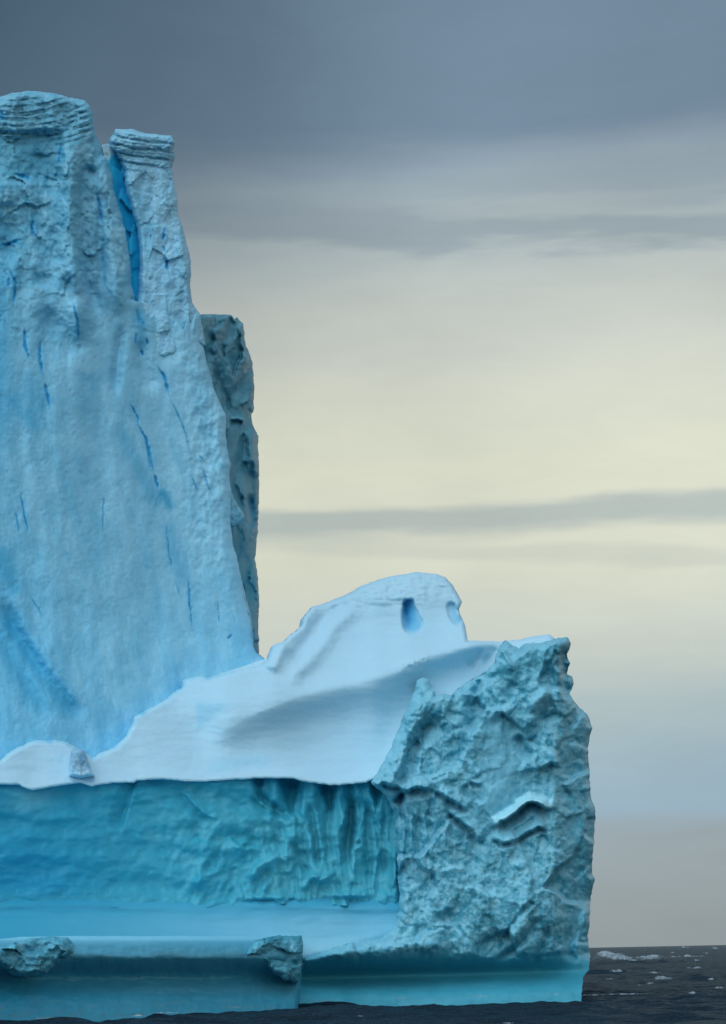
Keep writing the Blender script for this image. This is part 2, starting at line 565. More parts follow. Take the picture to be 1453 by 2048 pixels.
def snow_field():
    sil = [(536, 1319), (539, 1306), (546, 1291), (567, 1283), (585, 1266), (603, 1252), (608, 1234), (624, 1214), (650, 1206), (691, 1190), (722, 1172),
           (758, 1159), (789, 1151), (830, 1144), (872, 1147), (892, 1154), (905, 1170), (913, 1183), (925, 1203), (918, 1219), (923, 1234),
           (931, 1250), (936, 1281), (995, 1283), (1042, 1278), (1068, 1273), (1099, 1269), (1112, 1278), (1130, 1300), (1130, 1420), (900, 1480), (806, 1500), (780, 1552), (762, 1572)]
    poly = CONTACT + sil + CLIFF_TOP[::-1]
    r = Relief(poly, 2.5, 2.0, 5, 30.0, 60)
    r.gain = (.79, .94, 1.0)
    U, V = r.U, r.V
    top = np.interp(U, [p[0] for p in CLIFF_TOP], [p[1] for p in CLIFF_TOP])
    r.Y = cliff_y(U) - 0.25 + 0 * V
    S = 0.95 + 0 * U
    S += 0.8 * sst(45, 5, top - V) * (U < 900)
    S += 0.35 * fbm(U / 170, V / 60, 3, 3)
    S += 0.10 * fbm(U / 70, V / 40, 4, 3)
    # troughs (steep, facing out) and crests (lying back)
    S -= 1.25 * r.brush([(1010, 1298), (965, 1308), (920, 1318), (861, 1338), (800, 1376), (740, 1402), (660, 1414), (560, 1426), (480, 1456), (405, 1496)], 30, 3, 0.08)
    S -= 0.9 * r.brush([(960, 1302), (905, 1316), (850, 1334), (812, 1360)], 9, 3, 0.15)
    S -= 0.6 * r.brush([(850, 1365), (800, 1410), (755, 1450), (725, 1500)], 30, 3, 0.25)
    S += 1.2 * r.brush([(975, 1288), (930, 1294), (880, 1303), (830, 1320), (760, 1345), (660, 1358), (570, 1372)], 11, 3, 0.12)
    S += 0.7 * r.brush([(960, 1345), (910, 1360), (880, 1380)], 12, 3, 0.2)
    S += 0.7 * r.brush([(800, 1460), (775, 1510), (752, 1550)], 10, 2, 0.2)
    S -= 0.5 * r.brush([(700, 1470), (600, 1480), (500, 1500)], 16, 3, 0.2)
    S -= 0.7 * r.brush([(600, 1528), (500, 1530), (400, 1546)], 8, 2, 0.2)
    # dome: steep drum under an overhanging crust
    S -= 1.5 * r.brush([(640, 1222), (680, 1210), (720, 1203), (770, 1203), (810, 1200), (860, 1202), (905, 1208), (925, 1216)], 7, 3, 0.1)
    S -= 0.75 * r.brush([(700, 1232), (760, 1228), (830, 1230), (900, 1236)], 18, 2, 0.12)
    S -= 0.5 * r.brush([(600, 1275), (618, 1256), (640, 1240)], 9, 2, 0.2)
    S += 0.9 * r.brush([(690, 1194), (740, 1180), (800, 1168), (860, 1164), (900, 1180)], 9, 2, 0.1)
    S += 0.8 * r.brush([(700, 1290), (780, 1290), (860, 1288), (920, 1284)], 14, 2, 0.15)
    S += 0.9 * r.brush([(722, 1214), (690, 1232), (664, 1258), (644, 1290), (610, 1325)], 10, 2, 0.2)
    # upright blue facet at the foot of the tower
    fac = sst(0, 5, U - 391 + 3 * fbm(U / 14, V / 14, 24, 2)) * sst(0, 9, V - 1402 + 6 * fbm(U / 18, V / 18, 25, 2)) * sst(1.05, 0.7, (U - 391) / 84 + (V - 1402) / 74)
    S -= 0.8 * fac
    S -= 1.0 * r.brush([(389, 1355), (390, 1400), (386, 1470)], 6, 1, 0.1)
    # soften the field so that the snow drapes
    S = blur(np.clip(S, -0.8, 3.0), 7, 2.5) * sst(4, -4, V - top)
    S *= np.interp(U, [0, 200, 420], [0.62, 0.75, 1.0])
    r.rise(S)
    r.Y = blur(r.Y, 3.5, 1.0)
    # the left snow apron lies lower and flatter than the slope to the right
    r.Y += 0.09 * fbm(U / 34, V / 16, 8, 4)
    r.Y = blur(r.Y, 5, 1.0)
    D, S2, T = r.line([(1000, 1287), (960, 1288), (920, 1294), (880, 1304), (830, 1321), (760, 1342), (690, 1362), (610, 1388), (520, 1424), (455, 1458), (405, 1492)], 200)
    tp = sst(0, 0.10, T) * sst(0, 0.30, 1 - T)
    fall = np.interp(T, [0, 0.3, 1], [14, 30, 46])
    r.Y -= 1.2 * tp * np.where(S2 < 0, np.exp(-(D / fall) ** 2), np.exp(-D / 70.0))
    r.Y -= 0.8 * r.brush([(735, 1206), (700, 1224), (668, 1254), (646, 1290), (608, 1335), (565, 1372)], 16, 3, 0.2)
    r.Y -= 0.8 * r.brush([(575, 1282), (560, 1310), (540, 1345)], 14, 3, 0.2)
    r.Y += 0.45 * r.brush([(655, 1222), (630, 1256), (605, 1290), (575, 1330)], 13, 3, 0.2)
    r.Y += 0.5 * r.brush([(960, 1296), (955, 1315), (935, 1335)], 8, 2, 0.2) + 0.4 * r.brush([(990, 1292), (985, 1310), (965, 1330)], 7, 2, 0.2)
    crust = sst(1225, 1195, V + 0.12 * (U - 760)) * (U > 590)
    r.Y += crust * 0.22 * ridged(U / 26, V / 12, 11, 4)
    brinkroll = r.brush([(870, 1312), (820, 1325), (790, 1340)], 9, 2)
    r.Y -= 0.3 * brinkroll * ridged(U / 12, V / 9, 12, 3)
    # two melt hollows in the drum of the dome
    D, _, T = r.line([(818, 1212), (822, 1228), (827, 1247)], 40)
    ww = np.interp(T, [0, 1], [15, 23]) + 3 * fbm(U / 18, V / 18, 21, 3)
    hole = sst(1.05, 0.7, D / ww)
    r.Y += 1.5 * hole * np.clip(0.35 + (830 - U) / 40, 0.25, 1)
    D2, _, T2 = r.line([(903, 1214), (908, 1232), (915, 1240)], 30)
    hole2 = sst(1.1, 0.6, D2 / 11)
    r.Y += 0.55 * hole2
    r.round(9, 1.2, (V < top - 8) * 1.0)
    r.round(5, 0.5)
    r.Y += 0.035 * fbm((U + 0.5 * V) / 16, (V - 0.4 * U) / 7, 22, 4, 0.6) + 0.05 * fbm(U / 60, V / 12, 23, 3)
    r.base(SNOW)
    r.tint(0.25 + 0.35 * fbm(U / 220, V / 120, 20, 3), (0.62, 0.78, 0.86))
    r.tint(0.42 * np.clip(fac, 0, 1), (0.34, 0.68, 0.84))
    r.tint(0.5 * r.brush([(560, 1520), (470, 1526), (400, 1540)], 14, 3), (0.45, 0.74, 0.86))
    hs = sst(1.15, 0.35, D / ww)
    r.tint(0.75 * hs, (0.16, 0.56, 0.78))
    r.tint(0.95 * hs * sst(22, -16, (U - 822) * 0.8 + (V - 1232) * 0.35 + 5 * fbm(U / 12, V / 12, 26, 3)), (0.02, 0.33, 0.58))  # blue hollow darkened to its upper left, depth shade put into the colour
    r.tint(0.6 * sst(0.75, 0.2, np.hypot((U - 814) / 12, (V - 1222) / 12)), BLUE)
    r.tint(0.55 * sst(1.4, 0.2, D2 / 11 + 0.4 * fbm(U / 9, V / 9, 27, 3)) * sst(893, 910, U), (0.14, 0.52, 0.74))
    edge = r.line(CONTACT, 14)[0]
    r.tint(0.45 * sst(9, 2, edge + 3 * fbm(U / 10, V / 10, 9, 2)) * (U < 470), (0.30, 0.66, 0.80))
    for pt in [(360, 1372), (264, 1440), (100, 1481), (285, 1424), (415, 1352)]:
        r.tint(0.7 * np.exp(-((U - pt[0]) ** 2 + (V - pt[1]) ** 2) / 50.0), (0.10, 0.5, 0.72))
    return r.build("snow_slope", M_SNOW, berg, 5.0), r


def lookup(r, u, v):
    i = int(round((u - r.u[0]) / r.step)); j = int(round((v - r.v[0]) / r.step))
    return float(r.Y[j, i])


snow_o, snow_r = snow_field()
TB = [(u, lookup(snow_r, u, v + 5)) for u, v in CONTACT[1:] if u in (12, 96, 185, 262, 335, 401, 470, 520)]
TB = [(-420, TB[0][1] - 2)] + TB + [(760, TB[-1][1] + 3)]
TOWER_BASE_Y = ([p[0] for p in TB], [p[1] + 4.2 for p in TB])


_x = np.arange(-600, 900, 5.0)
_y = np.interp(_x, *TOWER_BASE_Y)
_k = np.exp(-0.5 * (np.arange(-60, 61) * 5.0 / 90.0) ** 2); _k /= _k.sum()
TOWER_LINE = (_x, np.convolve(np.pad(_y, 60, mode='edge'), _k, 'valid'))


def tower_y(U, V):
    return np.interp(U, *TOWER_LINE) + (1500 - V) * 0.0035


def tower():
    poly = [(-420, 205), (-200, 190), (0, 193), (30, 185), (58, 181), (112, 187), (143, 196), (170, 199), (181, 212), (189, 235), (189, 262), (197, 281), (204, 293),
            (212, 312), (224, 347), (227, 381), (241, 420), (252, 466), (260, 516), (264, 570), (270, 601),
            (287, 605), (296, 640), (318, 622), (338, 668), (352, 640), (368, 660), (385, 606), (401, 630), (404, 665), (408, 700), (416, 731), (428, 773), (439, 804), (453, 831), (451, 866), (455, 900), (462, 927), (459, 947),
            (462, 981), (461, 1047), (468, 1097), (478, 1128), (482, 1155), (489, 1197), (501, 1240), (505, 1289), (516, 1310), (536, 1322),
            (540, 1360), (430, 1400), (300, 1470), (200, 1545), (0, 1560), (-420, 1560)]
    r = Relief(poly, 2.0, 2.2, 9, 22.0, 60)
    r.gain = (.72, 1.03, 1.12)
    U, V = r.U, r.V
    r.Y = tower_y(U, V)
    hi = sst(760, 420, V)          # rough old ice above, smoother wall below
    W = U + 14 * fbm(U / 120, V / 90, 31, 3)
    r.Y += (0.5 + 1.0 * hi) * fbm(W / 95, V / 620, 32, 3)
    r.Y += (0.07 + 0.42 * hi) * fbm(U / 60, V / 75, 33, 5, 0.52)
    f1, f2, fac = cells((U + 10 * fbm(U / 30, V / 30, 35, 3)) / 46, (V + 10 * fbm(U / 30, V / 30, 36, 3)) / 60, 37)
    r.Y += (0.0 + 0.30 * hi) * fac
    r.Y += (0.004 + 0.12 * hi) * ridged(U / 22, V / 26, 38, 4)
    # big shapes: recessed panel at the upper left, the rib and the grey fold to its right
    D, S, T = r.line([(-60, 265), (60, 262), (120, 272), (130, 300), (118, 350), (60, 362), (-60, 350)], 60, 6)
    pan = sst(132, 118, U + 6 * fbm(U / 20, V / 20, 40, 3)) * sst(255, 272, V) * sst(372, 350, V)
    r.Y += 0.8 * pan
    r.Y -= 1.3 * r.brush([(140, 250), (140, 420), (150, 560), (165, 700)], 22, 4, 0.2)
    r.Y += 1.3 * r.brush([(165, 290), (160, 420), (176, 560), (195, 640)], 14, 3, 0.2)
    r.Y -= 0.9 * r.brush([(198, 330), (212, 420), (228, 540), (240, 640)], 16, 3, 0.2)
    r.Y += 0.6 * r.brush([(246, 640), (236, 720), (230, 800)], 10, 3, 0.25)
    r.Y += 1.2 * r.brush([(188, 270), (200, 300), (205, 320)], 10, 3, 0.2)
    for (a, b, w, dep) in [((20, 460), (20, 500), 22, .8), ((105, 375), (125, 385), 16, .7), ((80, 560), (95, 560), 14, .6), ((140, 565), (150, 590), 14, .8),
                           ((100, 640), (140, 690), 26, .8), ((10, 420), (0, 445), 18, .7), ((330, 640), (345, 700), 20, .5), ((280, 700), (300, 760), 16, .5),
                           ((178, 340), (186, 350), 10, .8)]:
        r.Y += dep * r.brush([a, b], w, 5, 0)
    # layers near the top
    band = sst(310, 255, V + 6 * fbm(U / 60, V / 40, 42, 2)) * (U < 215)
    ph = (V + 0.10 * (U - 60) + 9 * fbm(U / 130, V / 80, 43, 3) + 0.0012 * (U - 70) ** 2) / 13.0
    lay = np.sin(ph * 2 * np.pi) + 0.6 * np.sin(ph * 2 * np.pi * 2.3 + 1)
    r.Y += band * 0.12 * lay * (0.6 + fbm(U / 50, V / 20, 44, 3))
    r.Y += band * 0.14 * ridged(U / 22, V / 9, 45, 3)
    # lower wall: broad runs and buttress flare at the foot
    r.Y -= 1.8 * sst(1200, 1480, V) * (1 - 0.6 * sst(300, 480, U))
    r.Y += 0.6 * r.brush([(0, 1190), (30, 1260), (70, 1320), (120, 1390), (168, 1450)], 16, 3, 0.15)
    r.Y -= 0.3 * r.brush([(20, 1170), (60, 1270), (110, 1345), (170, 1420)], 16, 3, 0.15)
    r.Y += 0.35 * r.brush([(-30, 1230), (25, 1320), (70, 1395), (110, 1450)], 14, 3, 0.15)
    r.Y += 0.12 * fbm((U - 0.3 * V) / 40, V / 220, 46, 4) * sst(700, 900, V)
    r.Y += (0.01 + 0.02 * hi) * ridged(U / 9, V / 15, 47, 3)
    # fine chipping and shallow scars
    sc_ = fbm(U / 26, V / 34, 53, 3)
    r.Y += 0.10 * sst(0.20, 0.42, sc_) * (0.4 + 0.6 * hi) + 0.03 * fbm(U / 6, V / 9, 54, 3)
    # right arris scalloped
    r.Y -= 0.35 * np.clip(fbm(U / 16, V / 26, 55, 4), -0.4, 0.6) * sst(330, 430, U) * sst(1300, 900, V)
    r.round(26, 2.0, (U > 380) * (V < 1330) + 0.0)
    r.round(14, 2.2, (V < 600) * (U < 268) * 1.0)
    # ---- colour of the ice, plus shade painted on the recessed panel
    r.base((0.40, 0.62, 0.74))
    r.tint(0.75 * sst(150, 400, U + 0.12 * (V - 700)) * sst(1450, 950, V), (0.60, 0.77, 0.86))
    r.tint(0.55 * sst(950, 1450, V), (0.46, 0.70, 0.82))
    mott = fbm(U / 55, V / 70, 50, 5, 0.55)
    r.tint(np.clip(0.25 + 1.0 * mott, 0, 0.8) * (0.35 + 0.5 * hi), (0.17, 0.42, 0.54))
    r.tint(np.clip(0.1 - 1.2 * mott, 0, 0.6) * 0.7, (0.55, 0.72, 0.81))
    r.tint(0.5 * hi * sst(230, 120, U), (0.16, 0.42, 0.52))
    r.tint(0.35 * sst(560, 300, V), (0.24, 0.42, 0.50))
    mo2 = fbm(U / 20, V / 24, 52, 5, 0.65)
    r.tint(np.clip(1.2 * mo2 - 0.1, 0, 0.55) * (0.2 + 0.6 * hi), (0.12, 0.38, 0.50))
    r.tint(np.clip(-1.2 * mo2 - 0.1, 0, 0.5) * (0.2 + 0.6 * hi), (0.58, 0.72, 0.80))
    r.tint(0.4 * band, (0.26, 0.44, 0.52))
    r.tint(band * np.clip(0.5 * lay - 0.1, 0, 0.5), (0.15, 0.36, 0.45))
    r.tint(0.5 * pan, (0.13, 0.38, 0.48))  # recessed panel darkened, its shade put into the colour
    r.tint(0.5 * r.brush([(175, 300), (185, 430), (205, 560), (225, 660)], 26, 5), (0.26, 0.42, 0.50))
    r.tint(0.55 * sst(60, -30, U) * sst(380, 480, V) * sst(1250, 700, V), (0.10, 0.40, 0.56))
    strk = fbm((U - 0.22 * V) / 34, V / 300, 51, 4)
    r.tint(np.clip(strk * 0.6, 0, 0.3) * sst(650, 850, V), (0.22, 0.54, 0.70))
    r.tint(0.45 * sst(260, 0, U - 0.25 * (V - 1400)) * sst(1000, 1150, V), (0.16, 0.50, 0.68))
    for pts, w, a in [([(0, 1190), (30, 1260), (70, 1320), (120, 1390), (168, 1450)], 24, .75), ([(-30, 1230), (25, 1320), (70, 1395), (110, 1450)], 22, .6),
                      ([(10, 780), (50, 830), (92, 868)], 22, .55), ([(90, 830), (60, 780), (40, 740)], 20, .4), ([(170, 740), (200, 790)], 16, .35),
                      ([(225, 830), (260, 900), (300, 980), (330, 1030)], 18, .45), ([(318, 975), (335, 1000), (345, 1022)], 11, .8), ([(335, 1030), (350, 1110), (372, 1180)], 14, .4),
                      ([(0, 1080), (10, 1140), (40, 1200)], 22, .6), ([(-10, 500), (0, 700), (0, 900)], 24, .4)]:
        r.tint(a * r.brush(pts, w, 5, 0.2), (0.05, 0.40, 0.60))
    for pts, w in [([(124, 287), (121, 305), (118, 331)], 3.2), ([(194, 383), (200, 412), (205, 452)], 4.2), ([(205, 452), (206, 520), (212, 575), (236, 600)], 1.5),
                   ([(66, 438), (66, 475)], 5), ([(-6, 494), (20, 487), (47, 478)], 4.5), ([(28, 347), (48, 353), (68, 361)], 4), ([(3, 222), (6, 242)], 5),
                   ([(18, 535), (31, 565), (30, 590), (26, 615)], 4), ([(20, 555), (18, 575)], 5), ([(146, 603), (156, 645), (157, 684)], 3.6),
                   ([(51, 656), (50, 688), (60, 722)], 5), ([(82, 676), (80, 708), (84, 738), (89, 758)], 5), ([(91, 764), (95, 790), (101, 816)], 4.5),
                   ([(315, 733), (331, 757), (339, 795)], 4.2), ([(339, 795), (352, 820), (370, 860), (382, 910)], 1.9),
                   ([(261, 806), (277, 838), (275, 850)], 2.8), ([(275, 845), (293, 880), (302, 915), (309, 948)], 4), ([(293, 880), (298, 915), (302, 940)], 2.2),
                   ([(309, 948), (318, 978)], 4), ([(332, 1035), (338, 1100), (346, 1150)], 2.2), ([(377, 1150), (380, 1205), (386, 1262)], 2.6),
                   ([(41, 985), (46, 1010), (58, 1072)], 2.8), ([(31, 1020), (40, 1070)], 2.2), ([(208, 985), (206, 1070)], 1.6), ([(407, 935), (414, 965), (425, 992)], 1.8),
                   ([(398, 910), (410, 922)], 1.6), ([(273, 618), (280, 638), (290, 657)], 5), ([(272, 662), (272, 690)], 3), ([(294, 676), (296, 690)], 4), ([(283, 700), (287, 712)], 3.5),
                   ([(385, 952), (396, 985)], 1.5), ([(455, 1278), (466, 1268)], 3), ([(60, 1190), (90, 1240)], 1.5), ([(352, 1160), (360, 1190)], 1.6),
                   ([(435, 1200), (440, 1250)], 1.3), ([(430, 640), (420, 690)], 1.3)]:
        r.crack(pts, w, 0.20, (0.01, 0.34, 0.62))
    # the run of blue ice that continues the crevasse
    m = r.brush([(278, 600), (280, 640), (284, 690), (286, 715)], 12, 5, 0.2)
    r.tint(0.6 * m, (0.08, 0.42, 0.62))
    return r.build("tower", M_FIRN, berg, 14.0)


def spire():
    poly = [(218, 293), (220, 277), (226, 268), (231, 258), (262, 258), (293, 266), (320, 270), (343, 271), (350, 285), (345, 300), (351, 312), (343, 335), (349, 362),
            (356, 400), (358, 435), (365, 452), (370, 470), (380, 508), (383, 535), (381, 574), (385, 605), (401, 632), (412, 690), (330, 720), (280, 700),
            (273, 612), (277, 585), (279, 545), (278, 490), (275, 458), (264, 420), (252, 381), (248, 340), (230, 310)]
    r = Relief(poly, 1.6, 2.0, 61, 16.0, 50)
    r.gain = (0.80, 1.06, 1.16)
    U, V = r.U, r.V
    r.Y = tower_y(U, V) + 0.4 + 0.25 * sst(590, 690, V)
    r.Y += 0.9 * fbm(U / 60, V / 260, 62, 3)
    r.Y += 0.32 * fbm(U / 34, V / 46, 63, 5, 0.5)
    f1, f2, fac = cells(U / 30, V / 42, 64)
    r.Y += 0.30 * fac
    r.Y += 0.14 * ridged(U / 16, V / 18, 65, 4) * sst(300, 350, U + 0.1 * (400 - V))
    band = sst(352, 325, V + 5 * fbm(U / 30, V / 30, 66, 2))
    ph = (V - 0.16 * (U - 260) + 5 * fbm(U / 60, V / 50, 67, 3)) / 17.0
    lay = np.sin(ph * 2 * np.pi) + 0.5 * np.sin(ph * 2 * np.pi * 2.1)
    r.Y += band * (0.13 * lay + 0.15 * ridged(U / 14, V / 8, 68, 3)) + 0.35 * sst(320, 345, V) * 0
    r.Y -= 0.5 * sst(312, 290, V)
    r.Y += 0.06 * ridged(U / 7, V / 9, 69, 3)
    r.round(13, 2.0)
    r.base((0.54, 0.72, 0.82))
    r.tint(np.clip(0.2 + fbm(U / 40, V / 50, 70, 4), 0, 0.5), (0.34, 0.58, 0.70))
    r.tint(0.6 * band, (0.30, 0.48, 0.56))
    r.tint(band * np.clip(0.5 * lay, 0, 0.45), (0.18, 0.38, 0.46))
    r.tint(0.55 * r.brush([(262, 330), (275, 400), (296, 460), (300, 560)], 16, 5), (0.25, 0.55, 0.68))
    r.tint(0.35 * sst(340, 370, U) * sst(420, 460, V), (0.25, 0.44, 0.52))
    for pts, w in [([(332, 452), (329, 468), (325, 483)], 4), ([(330, 508), (333, 522), (334, 542)], 4), ([(326, 490), (331, 505)], 2), ([(343, 328), (345, 338)], 4)]:
        r.crack(pts, w, 0.2)
    return r.build("spire", M_FIRN, berg, 10.0)


def crevasse_wall():
    # the open cleft: its far wall is clear blue ice, set back behind both lips
    poly = [(204, 290), (214, 287), (222, 290), (236, 300), (262, 330), (300, 420), (312, 560), (318, 690), (250, 690), (236, 560), (228, 440), (214, 340)]
    r = Relief(poly, 2.5, 0.8, 81, 20, 40)
    U, V = r.U, r.V
    r.Y = tower_y(U, V) + 1.4 + 0.02 * (U - 230) + 0.25 * fbm(U / 30, V / 90, 82, 3)
    f1, f2, fac = cells(U / 22, V / 50, 83)
    r.Y += 0.5 * fac
    r.base((0.02, 0.55, 0.85))
    r.tint(np.clip(0.2 + fbm(U / 20, V / 60, 84, 3), 0, 0.7), (0.015, 0.40, 0.75))
    r.tint(sst(330, 312, V + 1.1 * (U - 214)), (0.55, 0.80, 0.90))
    return r.build("crevasse_wall", M_ICE, berg, 5.0)


def buttress():
    poly = [(385, 640), (401, 630), (424, 628), (462, 630), (470, 638), (474, 634), (480, 640), (487, 647), (490, 668), (491, 690), (500, 708), (505, 723), (507, 747), (509, 785), (508, 819), (503, 824), (505, 845), (510, 858),
            (518, 873), (516, 893), (519, 923), (518, 1008), (516, 1060), (513, 1098), (511, 1120), (516, 1155), (519, 1201), (517, 1240), (518, 1280), (519, 1330), (440, 1340), (400, 1000), (380, 720)]
    r = Relief(poly, 1.6, 2.2, 91, 12.0, 40)
    r.gain = (.58, 1.0, 1.10)
    U, V = r.U, r.V
    r.Y = tower_y(U, V) + 5.2 + 0.06 * (U - 430)
    f1, f2, fac = cells((U + 8 * fbm(U / 20, V / 20, 93, 3)) / 24, (V + 8 * fbm(U / 20, V / 20, 94, 3)) / 58, 92)
    rough = np.clip(sst(860, 800, V) + sst(0.0, 0.5, fbm(U / 30, V / 120, 95, 3)), 0, 1)
    r.Y += (0.5 + 1.0 * rough) * fac + 0.18 * rough * ridged((U + 0.3 * V) / 20, V / 26, 96, 3, 0.45) + 0.5 * fbm(U / 24, V / 90, 97, 4)
    r.Y += 0.8 * r.brush([(425, 720), (450, 800), (465, 840)], 10, 3)
    r.Y += 1.4 * r.brush([(498, 985), (504, 1020), (508, 1060)], 8, 3)
    r.Y -= 1.2 * r.brush([(500, 850), (504, 920), (505, 960)], 9, 3)
    r.Y = blur(r.Y, 1.0, 1.0) + rough * 0.06 * fbm(U / 7, V / 9, 107, 3)
    r.lip([(460, 838), (476, 835), (488, 842)], 0.8, 8, 0.8, 14, 1.5)
    r.round(12, 1.5)
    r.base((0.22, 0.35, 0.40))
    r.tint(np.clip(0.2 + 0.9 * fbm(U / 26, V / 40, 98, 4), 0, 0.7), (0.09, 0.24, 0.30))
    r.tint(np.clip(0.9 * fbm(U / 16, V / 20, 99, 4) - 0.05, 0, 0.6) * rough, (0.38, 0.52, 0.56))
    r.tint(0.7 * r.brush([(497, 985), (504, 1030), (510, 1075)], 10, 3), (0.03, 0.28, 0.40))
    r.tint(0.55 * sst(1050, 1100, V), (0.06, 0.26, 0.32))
    r.tint(0.7 * r.brush([(460, 838), (476, 836), (488, 842)], 4, 1.5), (0.55, 0.7, 0.75))
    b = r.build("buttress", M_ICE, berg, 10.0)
    # a spalled flake leaning out of the joint between wall and buttress
    poly = [(455, 975), (462, 981), (470, 1000), (482, 1018), (491, 1035), (480, 1044), (470, 1050), (462, 1050), (455, 1040)]
    f = Relief(poly, 1.5, 1.5, 101, 8, 20)
    f.gain = (.68, 1.0, 1.12)
    f.Y = tower_y(f.U, f.V) + 2.2 + 0.4 * fbm(f.U / 14, f.V / 14, 102, 4) + 0.02 * (f.U - 460)
    f.round(5, 0.9)
    f.base((0.36, 0.55, 0.62))
    f.tint(np.clip(0.2 + fbm(f.U / 10, f.V / 10, 103, 3), 0, 0.6), (0.18, 0.38, 0.46))
    f.build("ice_flake", M_ICE, berg, 2.0)
    poly = [(482, 1150), (490, 1185), (499, 1220), (505, 1250), (508, 1290), (500, 1296), (488, 1270), (480, 1200)]
    f = Relief(poly, 1.5, 1.5, 104, 8, 20)
    f.Y = tower_y(f.U, f.V) + 1.6 + 0.4 * fbm(f.U / 14, f.V / 20, 105, 4)
    f.round(5, 0.9)
    f.base((0.30, 0.52, 0.60))
    f.tint(np.clip(0.1 + fbm(f.U / 10, f.V / 14, 106, 3), 0, 0.6), (0.10, 0.32, 0.40))
    f.build("ice_flake", M_ICE, berg, 2.0)
    return b


def snow_tongue():
    # a small wind lip of snow where the tower foot meets the dome
    poly = [(396, 1362), (425, 1352), (470, 1338), (505, 1326), (530, 1318), (540, 1316), (546, 1340), (520, 1362), (470, 1372), (420, 1380)]
    r = Relief(poly, 2.0, 1.5, 111, 14, 30)
    r.gain = (.78, .94, 1.0)
    U, V = r.U, r.V
    r.Y = np.interp(U, [396, 540], [lookup(snow_r, 410, 1375) - 0.5, lookup(snow_r, 550, 1345) - 0.5]) + 0 * V
    r.rise(1.2 + 0.5 * fbm(U / 30, V / 12, 112, 3))
    r.Y += 0.2 * ridged(U / 18, V / 10, 113, 3)
    r.round(8, 0.8)
    r.base((0.66, 0.80, 0.87))
    r.tint(0.6 * r.brush([(497, 1346), (515, 1350), (525, 1340)], 9, 3), (0.34, 0.62, 0.76))
    return r.build("snow_lip", M_SNOW, berg, 2.0)


